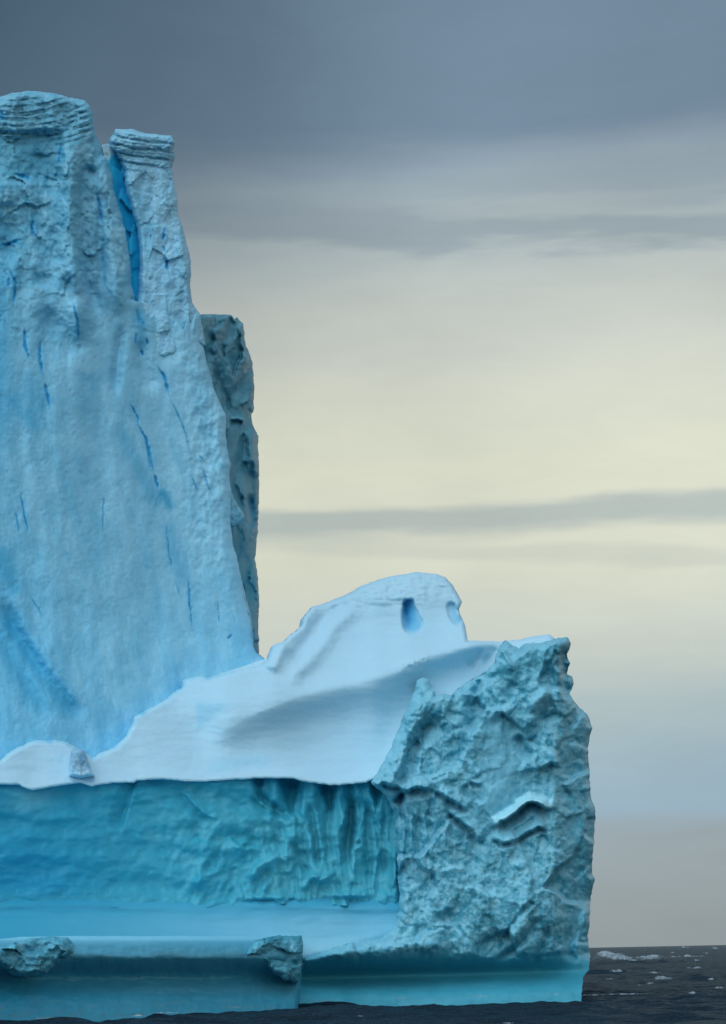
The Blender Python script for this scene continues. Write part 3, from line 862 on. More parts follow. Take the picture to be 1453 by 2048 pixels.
def front_cliff():
    poly = CLIFF_TOP[:-1] + [(775, 1552), (840, 1560), (840, 1812), (700, 1812), (620, 1807), (540, 1808), (430, 1814), (300, 1815), (-420, 1815)]
    poly = [(p[0], p[1] - (7 if p[1] < 1600 else 0)) for p in poly]
    r = Relief(poly, 2.0, 1.2, 121, 22, 60)
    r.gain = (.52, .99, 1.01)
    U, V = r.U, r.V
    r.Y = cliff_y(U) + 0.65 + 0 * V
    # slightly overhanging face, then foot sloping out
    S = 0.10 + 0 * U
    S += 0.25 * sst(1740, 1810, V)
    S = np.where(V < 1850, S, 0)
    c = np.cumsum(S[::-1], 0)[::-1] * r.step * PXM
    r.Y += c - np.interp(U, r.u, c[np.argmin(abs(r.v - 1570))])
    fl = sst(470, 600, U + 0.3 * (V - 1650))
    sh = (V - 1560) * np.interp(U, [450, 620, 760], [0.22, 0.10, 0.0])
    wob = 8 * fbm(U / 60, V / 70, 122, 3)
    fx = (U - sh + wob) / 27.0
    r.Y += fl * 0.30 * ridged(fx, V / 330, 123, 3, 0.5)
    f1, f2, fac = cells(fx * 0.75, V / 95, 124)
    r.Y += fl * 0.45 * fac
    # chipped slabs in the middle, leaning right
    mid = sst(300, 420, U) * sst(640, 560, U) * sst(1620, 1680, V)
    q = (U + 0.75 * V); p = (U - 0.9 * V)
    f1, f2, fac = cells(q / 42 + 0.3 * fbm(U / 40, V / 40, 125, 3), p / 85, 126)
    r.Y += mid * (0.35 * fac + 0.15 * ridged(q / 22, p / 60, 127, 3))
    # quiet wall at the left
    r.Y += (0.5) * fbm(U / 130, V / 60, 128, 4)
    r.Y += (0.10 + 0.14 * sst(200, 450, U)) * fbm((U + V) / 45, (V - 0.3 * U) / 26, 129, 4)
    r.Y += 0.03 * ridged(U / 14, V / 12, 130, 3)
    D, S2, T = r.line([(272, 1566), (262, 1590), (248, 1640)], 60, 2)
    r.Y += 0.6 * np.clip(1 - D / 30, 0, 1) * (S2 > 0)
    r.lip([(365, 1580), (385, 1606), (408, 1628), (440, 1640)], 0.4, 22, 0.3, 18, 2)
    # scalloped bays under the brink at the right
    for (x0, y0, w, h, dep) in [(585, 1575, 26, 60, 1.2), (655, 1590, 22, 80, 1.0), (530, 1580, 14, 50, 0.7), (700, 1640, 9, 110, 1.0), (610, 1690, 9, 60, .7)]:
        m = np.exp(-((U - x0) / w) ** 2 - ((V - y0) / h) ** 2)
        r.Y += dep * m
    r.lip([(508, 1590), (520, 1606), (548, 1622), (566, 1628)], 0.5, 12, 0.6, 14, 2)
    for pts, w, dep in [([(512, 1586), (538, 1609), (568, 1629), (581, 1646)], 7, .9), ([(617, 1600), (622, 1622), (630, 1672), (640, 1745)], 7, .8), ([(584, 1680), (600, 1715), (614, 1748)], 8, .8),
                        ([(706, 1588), (703, 1646), (693, 1689), (700, 1740)], 10, 1.3), ([(545, 1600), (560, 1640), (575, 1690)], 7, .5), ([(660, 1600), (655, 1660), (662, 1720)], 7, .6),
                        ([(740, 1590), (735, 1650), (742, 1720), (738, 1780)], 8, .8), ([(768, 1600), (765, 1680), (772, 1760)], 6, .6), ([(722, 1600), (717, 1650)], 5, .5)]:
        r.Y += dep * r.brush(pts, w, 4, 0.2)
    for (ax, bx, y0, tip) in [(551, 604, 1556, (584, 1645)), (627, 680, 1560, (664, 1636)), (500, 530, 1558, (520, 1620)), (735, 775, 1560, (752, 1640))]:
        # wedge-shaped bays under the brink, closing downward
        kk = np.clip((V - y0) / (tip[1] - y0), 0, 1)
        l = ax + (tip[0] - ax) * kk; rr_ = bx + (tip[0] - bx) * kk
        q_ = np.minimum(U - l, rr_ - U) + 3 * fbm(U / 14, V / 14, 134, 2)
        r.Y += 0.9 * sst(0, 9, q_) * sst(1.0, 0.8, kk)
    for pts, w, hgt in [([(700, 1594), (690, 1630), (680, 1665)], 7, .7), ([(724, 1655), (706, 1698), (707, 1752)], 6, .7), ([(766, 1606), (760, 1672)], 6, .5), ([(789, 1690), (789, 1755), (779, 1788)], 6, .8),
                        ([(554, 1710), (515, 1738), (498, 1766)], 8, .7), ([(545, 1750), (530, 1776), (518, 1806)], 8, .6), ([(502, 1678), (485, 1690), (472, 1704)], 7, .5), ([(449, 1730), (415, 1752), (383, 1772)], 7, .5),
                        ([(638, 1746), (618, 1760), (606, 1780)], 5, .6), ([(674, 1740), (654, 1752), (634, 1768)], 5, .6), ([(420, 1700), (400, 1740), (395, 1780)], 8, .35), ([(600, 1610), (612, 1660), (622, 1720)], 7, .4)]:
        m = r.brush(pts, w, 4, 0.25)
        r.Y -= hgt * m
    # fallen brash at the wall's foot
    for (x0, y0, w, h) in [(765, 1797, 12, 12), (790, 1790, 8, 20), (640, 1755, 26, 8), (560, 1715, 18, 9), (700, 1790, 40, 6), (540, 1795, 60, 5)]:
        m = np.exp(-((U - x0) / w) ** 2 - ((V - y0) / h) ** 2)
        r.Y -= m * (0.5 + 0.5 * ridged(U / 9, V / 8, 131, 3))
    r.Y = blur(r.Y, 1.0, 1.0)
    r.base((0.09, 0.42, 0.55))
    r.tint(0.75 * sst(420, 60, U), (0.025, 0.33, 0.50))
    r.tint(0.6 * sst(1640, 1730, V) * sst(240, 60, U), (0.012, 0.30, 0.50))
    r.tint(np.clip(0.15 + 0.9 * fbm((U + 0.6 * V) / 60, (V - 0.3 * U) / 40, 132, 4), 0, 0.7) * sst(150, 420, U), (0.22, 0.52, 0.63))
    r.tint(0.55 * fl * sst(1600, 1700, V), (0.22, 0.50, 0.58))
    r.tint(np.clip(0.8 * fbm(fx, V / 200, 133, 3), 0, 0.6) * fl, (0.05, 0.32, 0.42))
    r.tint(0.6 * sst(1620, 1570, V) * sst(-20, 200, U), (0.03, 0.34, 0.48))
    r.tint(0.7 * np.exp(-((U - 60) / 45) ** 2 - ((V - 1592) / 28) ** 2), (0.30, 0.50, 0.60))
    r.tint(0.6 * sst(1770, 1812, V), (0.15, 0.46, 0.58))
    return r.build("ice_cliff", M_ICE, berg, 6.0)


def terrace():
    # wave-smoothed bench under the cliff, once the waterline
    poly = [(-420, 1790), (200, 1794), (400, 1798), (520, 1796), (600, 1796), (700, 1798), (760, 1796), (815, 1796), (830, 1850), (800, 1876), (745, 1891), (690, 1903), (640, 1917), (606, 1926), (590, 1944), (-420, 1944)]
    r = Relief(poly, 2.5, 0.6, 141, 30, 40)
    r.gain = (.72, .95, 1.0)
    U, V = r.U, r.V
    yb = np.interp(U, [-420, 0, 300, 600, 850], [126, 137, 144, 151, 153.2])
    r.Y = yb + 0 * V
    tt = np.clip((1908 - V) / 96.0, -0.3, 1.05)
    prof = np.where(tt > 0, 1 - (1 - np.clip(tt, 0, 1)) ** 1.9, tt * 0.6)
    r.Y = blur(yb + (cliff_y(U) - 0.65 - yb) * prof, 40, 2)
    r.round(24, 1.3)
    r.Y += 0.15 * fbm(U / 150, V / 20, 142, 3)
    r.base((0.14, 0.46, 0.60))
    r.tint(0.8 * sst(150, 620, U), (0.34, 0.62, 0.75))
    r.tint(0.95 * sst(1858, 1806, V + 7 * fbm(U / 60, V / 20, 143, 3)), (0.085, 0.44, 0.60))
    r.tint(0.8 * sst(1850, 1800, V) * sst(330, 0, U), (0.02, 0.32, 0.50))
    r.tint(0.6 * sst(1860, 1900, V) * sst(480, 620, U), (0.60, 0.78, 0.86))
    r.tint(0.7 * sst(260, -60, U), (0.06, 0.40, 0.55))
    return r.build("terrace", M_WET, berg, 6.0)


def headland():
    poly = [(610, 1918), (640, 1906), (680, 1892), (715, 1884), (745, 1880), (765, 1874), (782, 1860), (793, 1842), (800, 1810), (796, 1740), (793, 1680), (786, 1620), (770, 1590), (745, 1568), (743, 1562),
            (760, 1538), (779, 1503), (793, 1470), (804, 1441), (818, 1410), (828, 1385), (834, 1360), (845, 1354), (858, 1358), (866, 1376), (872, 1391), (885, 1387), (903, 1391), (915, 1378), (934, 1363), (955, 1352), (975, 1341), (988, 1327),
            (995, 1305), (1001, 1291), (1011, 1281), (1026, 1290), (1038, 1297), (1052, 1287), (1080, 1286), (1108, 1278), (1135, 1274), (1142, 1286), (1140, 1298), (1132, 1306), (1140, 1327),
            (1135, 1348), (1145, 1353), (1148, 1362), (1145, 1373), (1140, 1389), (1155, 1410), (1176, 1430), (1184, 1456), (1176, 1497), (1179, 1539), (1181, 1591), (1192, 1621), (1190, 1650),
            (1188, 1685), (1184, 1738), (1189, 1761), (1181, 1803), (1179, 1856), (1175, 1871), (1181, 1909), (1179, 1939), (1167, 1954), (1165, 1975), (1163, 2012), (600, 2050), (596, 1960)]
    r = Relief(poly, 1.6, 2.6, 151, 12.0, 60)
    r.gain = (.70, 1.07, 1.15)
    U, V = r.U, r.V
    low = sst(1925, 1940, V + 0.01 * (U - 900))
    r.Y = np.interp(U, [600, 720, 800, 900, 1165], [149.0, 150.8, 151.6, 151.6, 152.5]) + 0 * V
    r.Y += (1850 - V).clip(0) * 0.0068
    up = sst(1935, 1905, V)          # rough ice above the wave notch
    # big planes: left buttress, centre panel, right-hand side that turns away
    r.Y += 0.055 * np.clip(U - 1112 + 0.02 * (V - 1600), 0, None) * up
    wU = U + 10 * fbm(U / 40, V / 40, 152, 4); wV = V + 10 * fbm(U / 40, V / 40, 153, 4)
    smooth = np.exp(-((U - 1000 - 0.05 * (V - 1500)) / 48) ** 2) * sst(1400, 1460, V) * sst(1680, 1620, V)
    smooth = np.clip(smooth * 1.2, 0, 1)
    rg = up * (1 - 0.85 * smooth) * (0.6 + 0.6 * sst(1640, 1500, V))
    f1, f2, fac = cells((wU + 0.35 * wV) / 105, (wV - 0.2 * wU) / 120, 173)
    r.Y += 1.3 * up * (1 - 0.85 * smooth) * fac
    f1, f2, fac = cells((wU - 0.3 * wV) / 48, (wV + 0.2 * wU) / 62, 154)
    r.Y += 0.55 * rg * fac
    f1, f2, fac = cells(wU / 22 + 9, wV / 25, 155)
    r.Y += 0.26 * rg * fac
    r.Y += 0.12 * rg * ridged(wU / 26, wV / 26, 156, 4, 0.45)
    r.Y += up * 0.55 * fbm(U / 70, V / 110, 157, 4)
    r.Y += up * 0.035 * ridged(U / 9, V / 9, 158, 3)
    # strap lines running down the lower right
    r.Y += up * 0.5 * ridged((U - 0.12 * (V - 1700) + 6 * fbm(U / 40, V / 60, 159, 3)) / 30, V / 260, 160, 3) * sst(1040, 1100, U) * sst(1650, 1750, V)
    r.Y += up * 0.45 * ridged((U + 4 * fbm(U / 30, V / 30, 161, 3)) / 22, V / 190, 162, 3) * sst(930, 860, U) * sst(1590, 1630, V) * sst(1760, 1690, V)
    # the deep gully up the left side
    r.Y += 1.5 * r.brush([(800, 1580), (812, 1550), (830, 1500), (848, 1460), (880, 1440)], 11, 4, 0.15)
    r.Y -= 0.8 * r.brush([(775, 1580), (795, 1540), (812, 1490), (830, 1440), (845, 1390)], 12, 4, 0.15)
    r.Y += 1.1 * r.brush([(985, 1340), (960, 1370), (950, 1420), (940, 1470)], 12, 4, 0.15)
    r.Y += 0.9 * r.brush([(1030, 1470), (1050, 1500), (1062, 1520)], 10, 3, 0.2)
    r.Y += 0.8 * r.brush([(1060, 1490), (1090, 1440), (1120, 1420)], 14, 4, 0.2)
    r.Y -= 0.7 * r.brush([(1060, 1420), (1085, 1395), (1098, 1375)], 14, 4, 0.2)
    # spalled slab edges
    r.lip([(780, 1604), (800, 1586), (835, 1573), (868, 1580)], 0.9, 20, 1.3, 22, 3)
    r.lip([(870, 1580), (890, 1590), (912, 1606), (940, 1620)], 1.0, 20, 1.0, 14, 3)
    r.lip([(898, 1620), (920, 1640), (948, 1660), (962, 1690)], 0.9, 22, 1.2, 18, 3)
    r.lip([(925, 1572), (940, 1563), (965, 1570)], 0.5, 10, 0.5, 12, 2)
    # the ledge that holds snow, with a bite under it
    L1 = [(984, 1654), (1002, 1642), (1030, 1626), (1046, 1610), (1062, 1602), (1078, 1606), (1092, 1614), (1108, 1616)]
    r.lip(L1, 1.6, 16, 1.5, 26, 3)
    r.lip([(988, 1672), (1005, 1686), (1030, 1680), (1055, 1664), (1080, 1652), (1098, 1662)], 0.8, 16, 1.0, 12, 3)
    r.lip([(1000, 1880), (1020, 1850), (1040, 1822), (1060, 1802), (1080, 1800)], 0.0, 10, 0.9, 14, 3)
    r.Y += 0.9 * r.brush([(985, 1925), (1030, 1900), (1060, 1868), (1082, 1830)], 7, 3, 0.2)
    r.Y += 0.7 * r.brush([(1068, 1935), (1088, 1890), (1100, 1850)], 7, 3, 0.2)
    # right-hand edge: a deep joint behind the sharp arris
    r.Y += 1.4 * r.brush([(1128, 1300), (1130, 1350), (1136, 1400)], 6, 2, 0.1)
    r.Y -= 0.6 * r.brush([(1112, 1290), (1116, 1350), (1118, 1410)], 10, 3, 0.2)
    r.Y += 0.8 * r.brush([(1150, 1680), (1160, 1760), (1172, 1830)], 10, 4, 0.2)
    # toe of the bench flowing in from the left
    r.Y -= 0.8 * r.brush([(700, 1910), (760, 1900), (830, 1890), (900, 1895)], 16, 5, 0.2)
    # the notch cut by waves and the foot below it
    r.round(16, 2.2, up)
    nv = np.interp(U, [600, 900, 1180], [1958, 1951, 1943])
    notch = np.exp(-((V - nv) / np.where(V < nv, 24.0, 18.0)) ** 2)
    r.Y += 3.2 * notch
    foot = np.clip(V - nv - 8, 0, None) * PXM * 0.55
    r.Y -= foot
    r.Y += (1 - up) * (0.10 * fbm(U / 60, V / 14, 163, 3) + 0.06 * fbm(U / 14, V / 9, 164, 3))
    r.Y = blur(r.Y, 1.2, 1.2) + up * (1 - 0.6 * smooth) * (0.06 * fbm(U / 11, V / 11, 169, 4, 0.6) + 0.05 * ridged(wU / 13, wV / 15, 170, 3, 0.5))
    r.Y = np.where(up < 0.999, blur(r.Y, 0, 5.0) * (1 - up) + r.Y * up, r.Y)
    slope = blur(-np.gradient(r.Y, axis=0) / (r.step * PXM), 1.0, 1.0)
    # ---- colour
    r.base((0.17, 0.40, 0.47))
    mot = fbm(U / 32, V / 36, 165, 6, 0.68)
    r.tint(np.clip(0.10 + 1.1 * mot, 0, 0.7), (0.08, 0.31, 0.39))
    r.tint(np.clip(-0.05 - 1.3 * fbm(U / 20, V / 18, 166, 5, 0.7), 0, 0.75) * up, (0.34, 0.54, 0.60))
    f1, f2, fcol = cells(wU / 17, wV / 19, 171)
    pick = np.clip(2.2 * fcol, -1, 1) * up * (1 - 0.7 * smooth)
    r.tint(np.clip(pick - 0.15, 0, 0.6), (0.40, 0.58, 0.63))
    r.tint(np.clip(-pick - 0.15, 0, 0.6), (0.05, 0.26, 0.34))
    sp = fbm(U / 9, V / 12, 172, 4, 0.65)
    r.tint(np.clip(1.3 * sp - 0.12, 0, 0.5) * up, (0.42, 0.60, 0.66))
    r.tint(np.clip(-1.3 * sp - 0.12, 0, 0.5) * up, (0.05, 0.27, 0.35))
    r.tint(0.55 * smooth, (0.24, 0.42, 0.50))
    r.tint(0.4 * sst(1105, 1150, U) * up, (0.13, 0.44, 0.56))
    r.tint(0.45 * sst(1450, 1330, V), (0.07, 0.28, 0.35))
    # rime and blown snow lodge on whatever lies back
    r.tint(0.6 * sst(0.35, 1.1, slope + 0.4 * fbm(U / 14, V / 14, 174, 3)) * up, (0.46, 0.63, 0.70))
    D, S2, T = r.line(L1, 40, 3)
    r.tint(0.95 * (S2 <= 0) * sst(20, 11, D + 5 * fbm(U / 10, V / 10, 167, 3)) * sst(0, 0.1, T) * sst(0, 0.05, 1 - T), (0.66, 0.80, 0.86))
    r.tint(0.6 * r.brush([(1060, 1420), (1085, 1395), (1098, 1375)], 11, 4, 0.2), (0.42, 0.62, 0.70))
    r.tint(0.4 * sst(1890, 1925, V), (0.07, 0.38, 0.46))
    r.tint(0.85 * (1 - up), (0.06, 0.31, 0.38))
    r.tint(0.25 * np.clip(1 - up, 0, 1) * sst(nv + 8, nv + 26, V) * (0.7 + fbm(U / 40, V / 14, 168, 3)), (0.16, 0.48, 0.58))
    return r.build("headland", M_ICE, berg, 10.0)


def ice_foot():
    """low shelf of wave-worn ice in front, its rolled top, deep notch and sloping toe"""
    poly = [(-420, 1868), (0, 1878), (40, 1874), (140, 1872), (300, 1872), (490, 1872), (560, 1872), (604, 1872), (607, 1900), (604, 1950), (600, 1985), (594, 2040), (400, 2062), (-420, 2120)]
    r = Relief(poly, 2.0, 0.8, 171, 30, 60)
    r.gain = (0.55, 1.0, 1.12)
    U, V = r.U, r.V
    yw = wl(U)
    v_w = np.interp(U, [-420, 0, 292, 602], [2068, 2039, 2024, 2004])
    tl = np.interp(U, [0, 130, 300, 480, 604], [1.3, 1.05, 1.0, 1.0, 1.0])
    # offsets back from the waterline by height on the picture
    vtop = 1872.0
    q = V + sst(1885, 1910, V) * (5 * fbm(U / 110, V / 60, 174, 3) + 2.0 * fbm(U / 26, V / 20, 175, 3))
    prof = np.interp(q, [1860, 1872, 1878, 1886, 1912, 1922, 1932, 1944, 1956, 1972, 1995, 2030, 2110],
                     [4.2, 3.2, 2.0, 1.2, 0.4, 0.6, 1.8, 3.2, 3.6, 2.9, 1.5, 0.6, 0.0])
    ker = np.exp(-(np.arange(-9, 10) / 4.0) ** 2); ker /= ker.sum()
    prof = np.apply_along_axis(lambda c: np.convolve(np.pad(c, 9, mode='edge'), ker, 'valid'), 0, prof)
    r.Y = yw + prof
    r.Y += 0.09 * fbm(U / 17, V / 40, 176, 4) * sst(1886, 1900, V) + 0.05 * ridged(U / 30, V / 16, 177, 3) * sst(1940, 1960, V)
    r.Y += 0.10 * fbm(U / 120, V / 22, 172, 3) + 0.06 * fbm(U / 24, V / 10, 173, 4)
    r.round(10, 1.0, (U > 560) * 1.0)
    r.base((0.09, 0.36, 0.46))
    r.tint(np.clip(0.9 * fbm(U / 40, V / 14, 178, 5, 0.6), 0, 0.5), (0.16, 0.42, 0.50))
    r.tint(0.85 * sst(1924, 1908, V), (0.22, 0.46, 0.56))  # strip above the notch paler, its light put into the colour
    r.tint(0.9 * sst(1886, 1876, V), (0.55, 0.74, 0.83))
    r.tint(0.65 * np.exp(-((V - 1978) / 12) ** 2) * sst(60, 330, U), (0.20, 0.40, 0.48))  # toe band paler, light on its slope painted in
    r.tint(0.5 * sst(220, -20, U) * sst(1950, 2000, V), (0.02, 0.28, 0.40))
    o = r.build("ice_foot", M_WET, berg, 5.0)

    def boss(poly, seed, yoff):
        b = Relief(poly, 1.6, 2.0, seed, 12, 40)
        b.gain = (.55, 1.05, 1.14)
        U, V = b.U, b.V
        b.Y = wl(U) + yoff + 0.018 * np.clip(1925 - V, -60, 60) * -0.2
        f1, f2, fac = cells(U / 44 + 0.3 * fbm(U / 20, V / 20, seed + 1, 3), V / 36, seed + 2)
        b.Y += 1.1 * fac + 0.12 * ridged(U / 20, V / 16, seed + 3, 4) + 0.3 * fbm(U / 30, V / 30, seed + 4, 3)
        b.Y += 0.02 * ridged(U / 7, V / 7, seed + 6, 3)
        b.round(14, 1.4)
        b.base((0.26, 0.46, 0.54))
        b.tint(np.clip(0.25 + 1.2 * fbm(U / 24, V / 18, seed + 5, 4), 0, 0.85), (0.05, 0.24, 0.32))
        b.tint(np.clip(-0.1 - 1.3 * fbm(U / 18, V / 16, seed + 7, 4), 0, 0.7), (0.48, 0.66, 0.74))
        return b
    b = boss([(-30, 1900), (5, 1892), (28, 1884), (60, 1877), (100, 1873), (135, 1875), (150, 1888), (150, 1905), (128, 1918), (108, 1932), (92, 1948), (55, 1955), (25, 1950), (0, 1930), (-30, 1925)], 181, 0.4)
    b.build("ice_boss", M_ICE, o, 1.2)
    b = boss([(488, 1912), (497, 1895), (512, 1881), (535, 1874), (560, 1871), (588, 1872), (604, 1871), (607, 1890), (604, 1920), (602, 1945), (598, 1966), (570, 1960), (548, 1946), (535, 1930), (515, 1920)], 191, 0.5)
    b.tint(sst(1886, 1879, b.V) * 0.6, (0.05, 0.22, 0.28))
    b.build("ice_boss", M_ICE, o, 1.2)
    return o


tower(); spire(); crevasse_wall(); buttress(); snow_tongue(); front_cliff(); terrace(); headland(); ice_foot()


# ------------------------------------------------------------------ a loose block of ice stranded on the snow
def stranded_block():
    poly = [(142, 1502), (150, 1498), (166, 1499), (172, 1506), (176, 1520), (182, 1536), (190, 1552), (160, 1556), (138, 1552), (139, 1530)]
    r = Relief(poly, 1.2, 1.2, 201, 12, 20)
    U, V = r.U, r.V
    r.Y = lookup(snow_r, 160, 1552) - 1.2 + 0.004 * (1550 - V) + 0.3 * fbm(U / 16, V / 22, 202, 4)
    r.Y += 0.02 * np.clip(U - 160, 0, None)
    r.round(7, 1.1)
    r.gain = (.8, 1.0, 1.1)
    r.base((0.42, 0.56, 0.65))
    r.tint(np.clip(0.2 + fbm(U / 9, V / 12, 203, 3), 0, 0.5), (0.24, 0.38, 0.48))
    r.tint(0.9 * sst(1522, 1550, V), (0.64, 0.78, 0.86))
    o = r.build("ice_block", M_FIRN, None, 1.4)
    o['label'] = "small grey block of ice standing on the snow below the tower"
    o['category'] = "ice block"


stranded_block()


# ------------------------------------------------------------------ the sea
rng = np.random.default_rng(12)
WAVES = []
for lam, amp, n in [(46, .20, 3), (26, .13, 4), (14, .085, 5), (8, .070, 6), (4.6, .050, 7), (2.6, .032, 8), (1.5, .017, 9), (0.9, .008, 8)]:
    for i in range(n):
        a = math.radians(250 + rng.normal(0, 34))
        l = lam * rng.uniform(0.75, 1.3)
        WAVES.append((2 * math.pi / l * math.cos(a), 2 * math.pi / l * math.sin(a), amp * rng.uniform(.6, 1.2) / math.sqrt(n) * 1.3, rng.uniform(0, 6.28), l))


def sea_h(x, y, res):
    h = 0
    wx = x + 0.8 * gnoise(x / 7, y / 7, 301); wy = y + 0.8 * gnoise(x / 7 + 50, y / 7, 302)
    for kx, ky, a, p, l in WAVES:
        s = np.sin(kx * wx + ky * wy + p)
        f = np.clip((l / (res + 1e-6) - 2.5) / 3, 0, 1)
        h = h + a * f * (1 - 2 * np.abs(s) ** 0.85 + 0.25) * 0.75
    gust = 0.75 + 0.6 * gnoise(x / 40, y / 60, 303)
    return h * gust * 2.1 - 0.16


def sea():
    xs = np.concatenate([-np.geomspace(20000, 34, 40), np.arange(-32, 66, 0.25), np.geomspace(67, 20000, 46)])
    ys = np.concatenate([np.linspace(-3000, 60, 16), np.arange(62, 94, 2.0), np.arange(94, 176, 0.16), np.geomspace(176.3, 900, 330), np.geomspace(910, 30000, 90)])
    X, Y = np.meshgrid(xs, ys)
    rx = np.gradient(xs)[None, :] + 0 * Y; ry = np.gradient(ys)[:, None] + 0 * X
    res = np.maximum(rx, ry * 0.6)
    Z = sea_h(X, Y, res)
    ny, nx = X.shape
    co = np.stack([X, Y, Z], -1).reshape(-1, 3).astype(np.float32)
    i = np.arange(ny * nx).reshape(ny, nx)
    q = np.stack([i[:-1, :-1], i[:-1, 1:], i[1:, 1:], i[1:, :-1]], -1).reshape(-1, 4)
    me = bpy.data.meshes.new("sea")
    me.vertices.add(len(co)); me.vertices.foreach_set("co", co.ravel())
    me.loops.add(q.size); me.loops.foreach_set("vertex_index", q.astype(np.int32).ravel())
    me.polygons.add(len(q)); me.polygons.foreach_set("loop_start", (np.arange(len(q)) * 4).astype(np.int32))
    me.polygons.foreach_set("use_smooth", np.ones(len(q), bool))
    me.update(calc_edges=True)
    m = bpy.data.materials.new("sea_water"); m.use_nodes = True
    t = NT(m.node_tree)
    out = t.new('ShaderNodeOutputMaterial')
    p = t.new('ShaderNodeBsdfDiffuse')
    gl = t.new('ShaderNodeBsdfGlossy'); gl.inputs['Roughness'].default_value = 0.28
    gl.inputs['Color'].default_value = (0.80, 0.92, 1.0, 1)
    lw = t.new('ShaderNodeFresnel'); lw.inputs['IOR'].default_value = 1.33
    mx = t.new('ShaderNodeMixShader')
    # a wind-roughened sea never mirrors fully: its facets keep the grazing reflection low
    t.link(t.math('MULTIPLY_ADD', lw.outputs[0], 0.30, 0.0), mx.inputs[0])
    t.link(p.outputs[0], mx.inputs[1]); t.link(gl.outputs[0], mx.inputs[2]); t.link(mx.outputs[0], out.inputs[0])
    p.inputs['Color'].default_value = (0.008, 0.018, 0.028, 1)
    tc = t.new('ShaderNodeTexCoord')
    b = t.new('ShaderNodeBump'); b.inputs['Strength'].default_value = 1.0; b.inputs['Distance'].default_value = 0.6
    mp = t.new('ShaderNodeMapping'); t.link(tc.outputs['Object'], mp.inputs[0]); mp.inputs['Scale'].default_value = (0.55, 0.8, 1.0)
    t.link(t.noise(mp.outputs[0], 0.9, 6, 0.62), b.inputs['Height'])
    t.link(b.outputs[0], p.inputs['Normal']); t.link(b.outputs[0], gl.inputs['Normal']); t.link(b.outputs[0], lw.inputs['Normal'])
    me.materials.append(m)
    o = bpy.data.objects.new("sea", me); COL.objects.link(o)
    o['kind'] = 'structure'


sea()


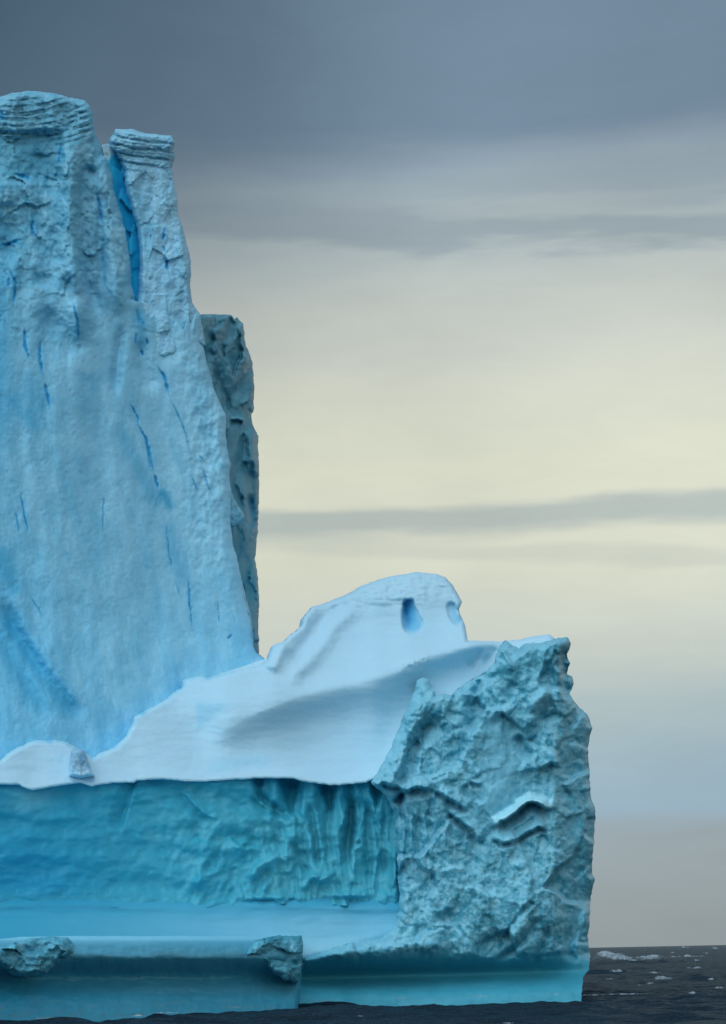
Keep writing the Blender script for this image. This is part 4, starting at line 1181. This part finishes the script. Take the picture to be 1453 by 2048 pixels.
def sea_foam():
    """breaking crests: lumpy ridges of white water riding on the waves"""
    V_, F_, A_ = [], [], []
    rg = np.random.default_rng(5)
    # photograph x, y of each crest's foot, width, height, distance
    spots = [(1262, 1914, 128, 13, 430), (1225, 1908, 60, 15, 432), (1375, 1912, 60, 5, 520), (1240, 1941, 34, 7, 240), (1268, 1920, 16, 4, 330), (1325, 1956, 40, 8, 205), (1300, 1966, 18, 5, 190), (1420, 1958, 14, 5, 210), (1372, 1894, 16, 4, 900),
             (1410, 1906, 12, 3, 700), (1395, 1920, 10, 3, 380), (1431, 1896, 12, 4, 900), (1345, 1905, 10, 3, 600), (1385, 1985, 16, 7, 150), (1280, 1970, 10, 4, 175), (1155, 2032, 14, 5, 112), (1300, 2030, 20, 5, 112),
             (1340, 2022, 12, 3, 118), (275, 2031, 26, 4, 118), (335, 2025, 40, 3, 121), (385, 2024, 22, 2, 122), (1020, 2046, 34, 4, 107), (1180, 1990, 50, 2, 149), (1250, 1988, 80, 2, 149), (720, 2032, 14, 2, 112), (1400, 2040, 10, 3, 108), (90, 2036, 40, 2, 118.5), (470, 2014, 30, 2, 137), (650, 2001, 44, 2, 148.5), (800, 1996, 30, 2, 149), (960, 1992, 50, 2, 149.5), (1100, 1988, 40, 2, 150), (1215, 1958, 20, 4, 200), (1390, 1935, 30, 5, 270), (1310, 1945, 22, 4, 240), (1440, 1975, 16, 5, 170)]
    for (u, v, w, h, Y) in spots:
        P = at(u, v, float(Y)); sc = Y / F_PX
        W = 1.35 * w * sc; H = 0.62 * h * sc
        n = max(12, int(w / 1.0)); m = 9
        tt = np.linspace(-1, 1, n)
        env = (1 - tt ** 2) ** 0.8 * np.clip(0.60 + 0.9 * fbm(tt * W / 2 / (H * 4.5) + u, tt * 0 + v * 0.37, 7, 4), 0.04, 1.3)
        zb = float(sea_h(np.array([P[0]]), np.array([P[1]]), np.array([0.2]))[0])
        z0 = max(zb - 0.05, float(P[2]) - 0.25 * H)
        b0 = len(V_)
        for i, t_ in enumerate(tt):
            for j in range(m):
                q = j / (m - 1)                      # front foot, over the crest, to the back
                hh = H * env[i] * math.sin(math.pi * min(1, q * 0.62 + 0.02)) ** 0.8
                k = 0.10 * H * math.sin(i * 0.9 + j * 1.1 + u)
                A_.append(min(1.0, 1.25 * env[i]) * (0.35 + 0.65 * math.sin(math.pi * (0.1 + 0.85 * q))) * (1 - abs(t_) ** 3))
                V_.append((P[0] + t_ * W / 2 + 0.3 * k, P[1] + (q - 0.3) * 1.6 * H + 0.12 * W * t_ * math.sin(u) + k, z0 + hh + 0.6 * k * (0 < j < m - 1) - 0.4 * H * (j == 0) - 0.6 * H * (j == m - 1) + 0.1 * H * math.sin(t_ * 5 + v)))
        for i in range(n - 1):
            for j in range(m - 1):
                a = b0 + i * m + j
                F_.append((a, a + m, a + m + 1, a + 1))
    me = bpy.data.meshes.new("sea_foam")
    me.from_pydata(V_, [], F_)
    for p in me.polygons:
        p.use_smooth = True
    at_ = me.attributes.new('foam_cover', 'FLOAT', 'POINT')
    at_.data.foreach_set('value', np.array(A_, np.float32))
    mt = bpy.data.materials.new("foam"); mt.use_nodes = True
    t = NT(mt.node_tree)
    out = t.new('ShaderNodeOutputMaterial'); p = t.new('ShaderNodeBsdfPrincipled')
    t.link(p.outputs[0], out.inputs[0])
    tc = t.new('ShaderNodeTexCoord')
    nz = t.noise(tc.outputs['Object'], 1.6, 6, 0.7)
    t.link(t.ramp(nz, [(0.35, (0.16, 0.21, 0.25)), (0.70, (0.50, 0.57, 0.61))]), p.inputs['Base Color'])
    da = t.new('ShaderNodeAttribute', attribute_name='foam_cover')
    al = t.new('ShaderNodeMapRange', interpolation_type='SMOOTHSTEP')
    t.link(t.math('MULTIPLY_ADD', nz, 0.9, da.outputs['Fac']), al.inputs[0])
    al.inputs[1].default_value = 0.48; al.inputs[2].default_value = 1.15
    al.inputs[4].default_value = 0.85
    t.link(al.outputs[0], p.inputs['Alpha'])
    p.inputs['Roughness'].default_value = 0.8
    me.materials.append(mt)
    o = bpy.data.objects.new("sea_foam", me); COL.objects.link(o)
    o['kind'] = 'stuff'
    o['label'] = "white foam of breaking crests scattered over the dark sea beside the iceberg"
    o['category'] = "foam"


sea_foam()
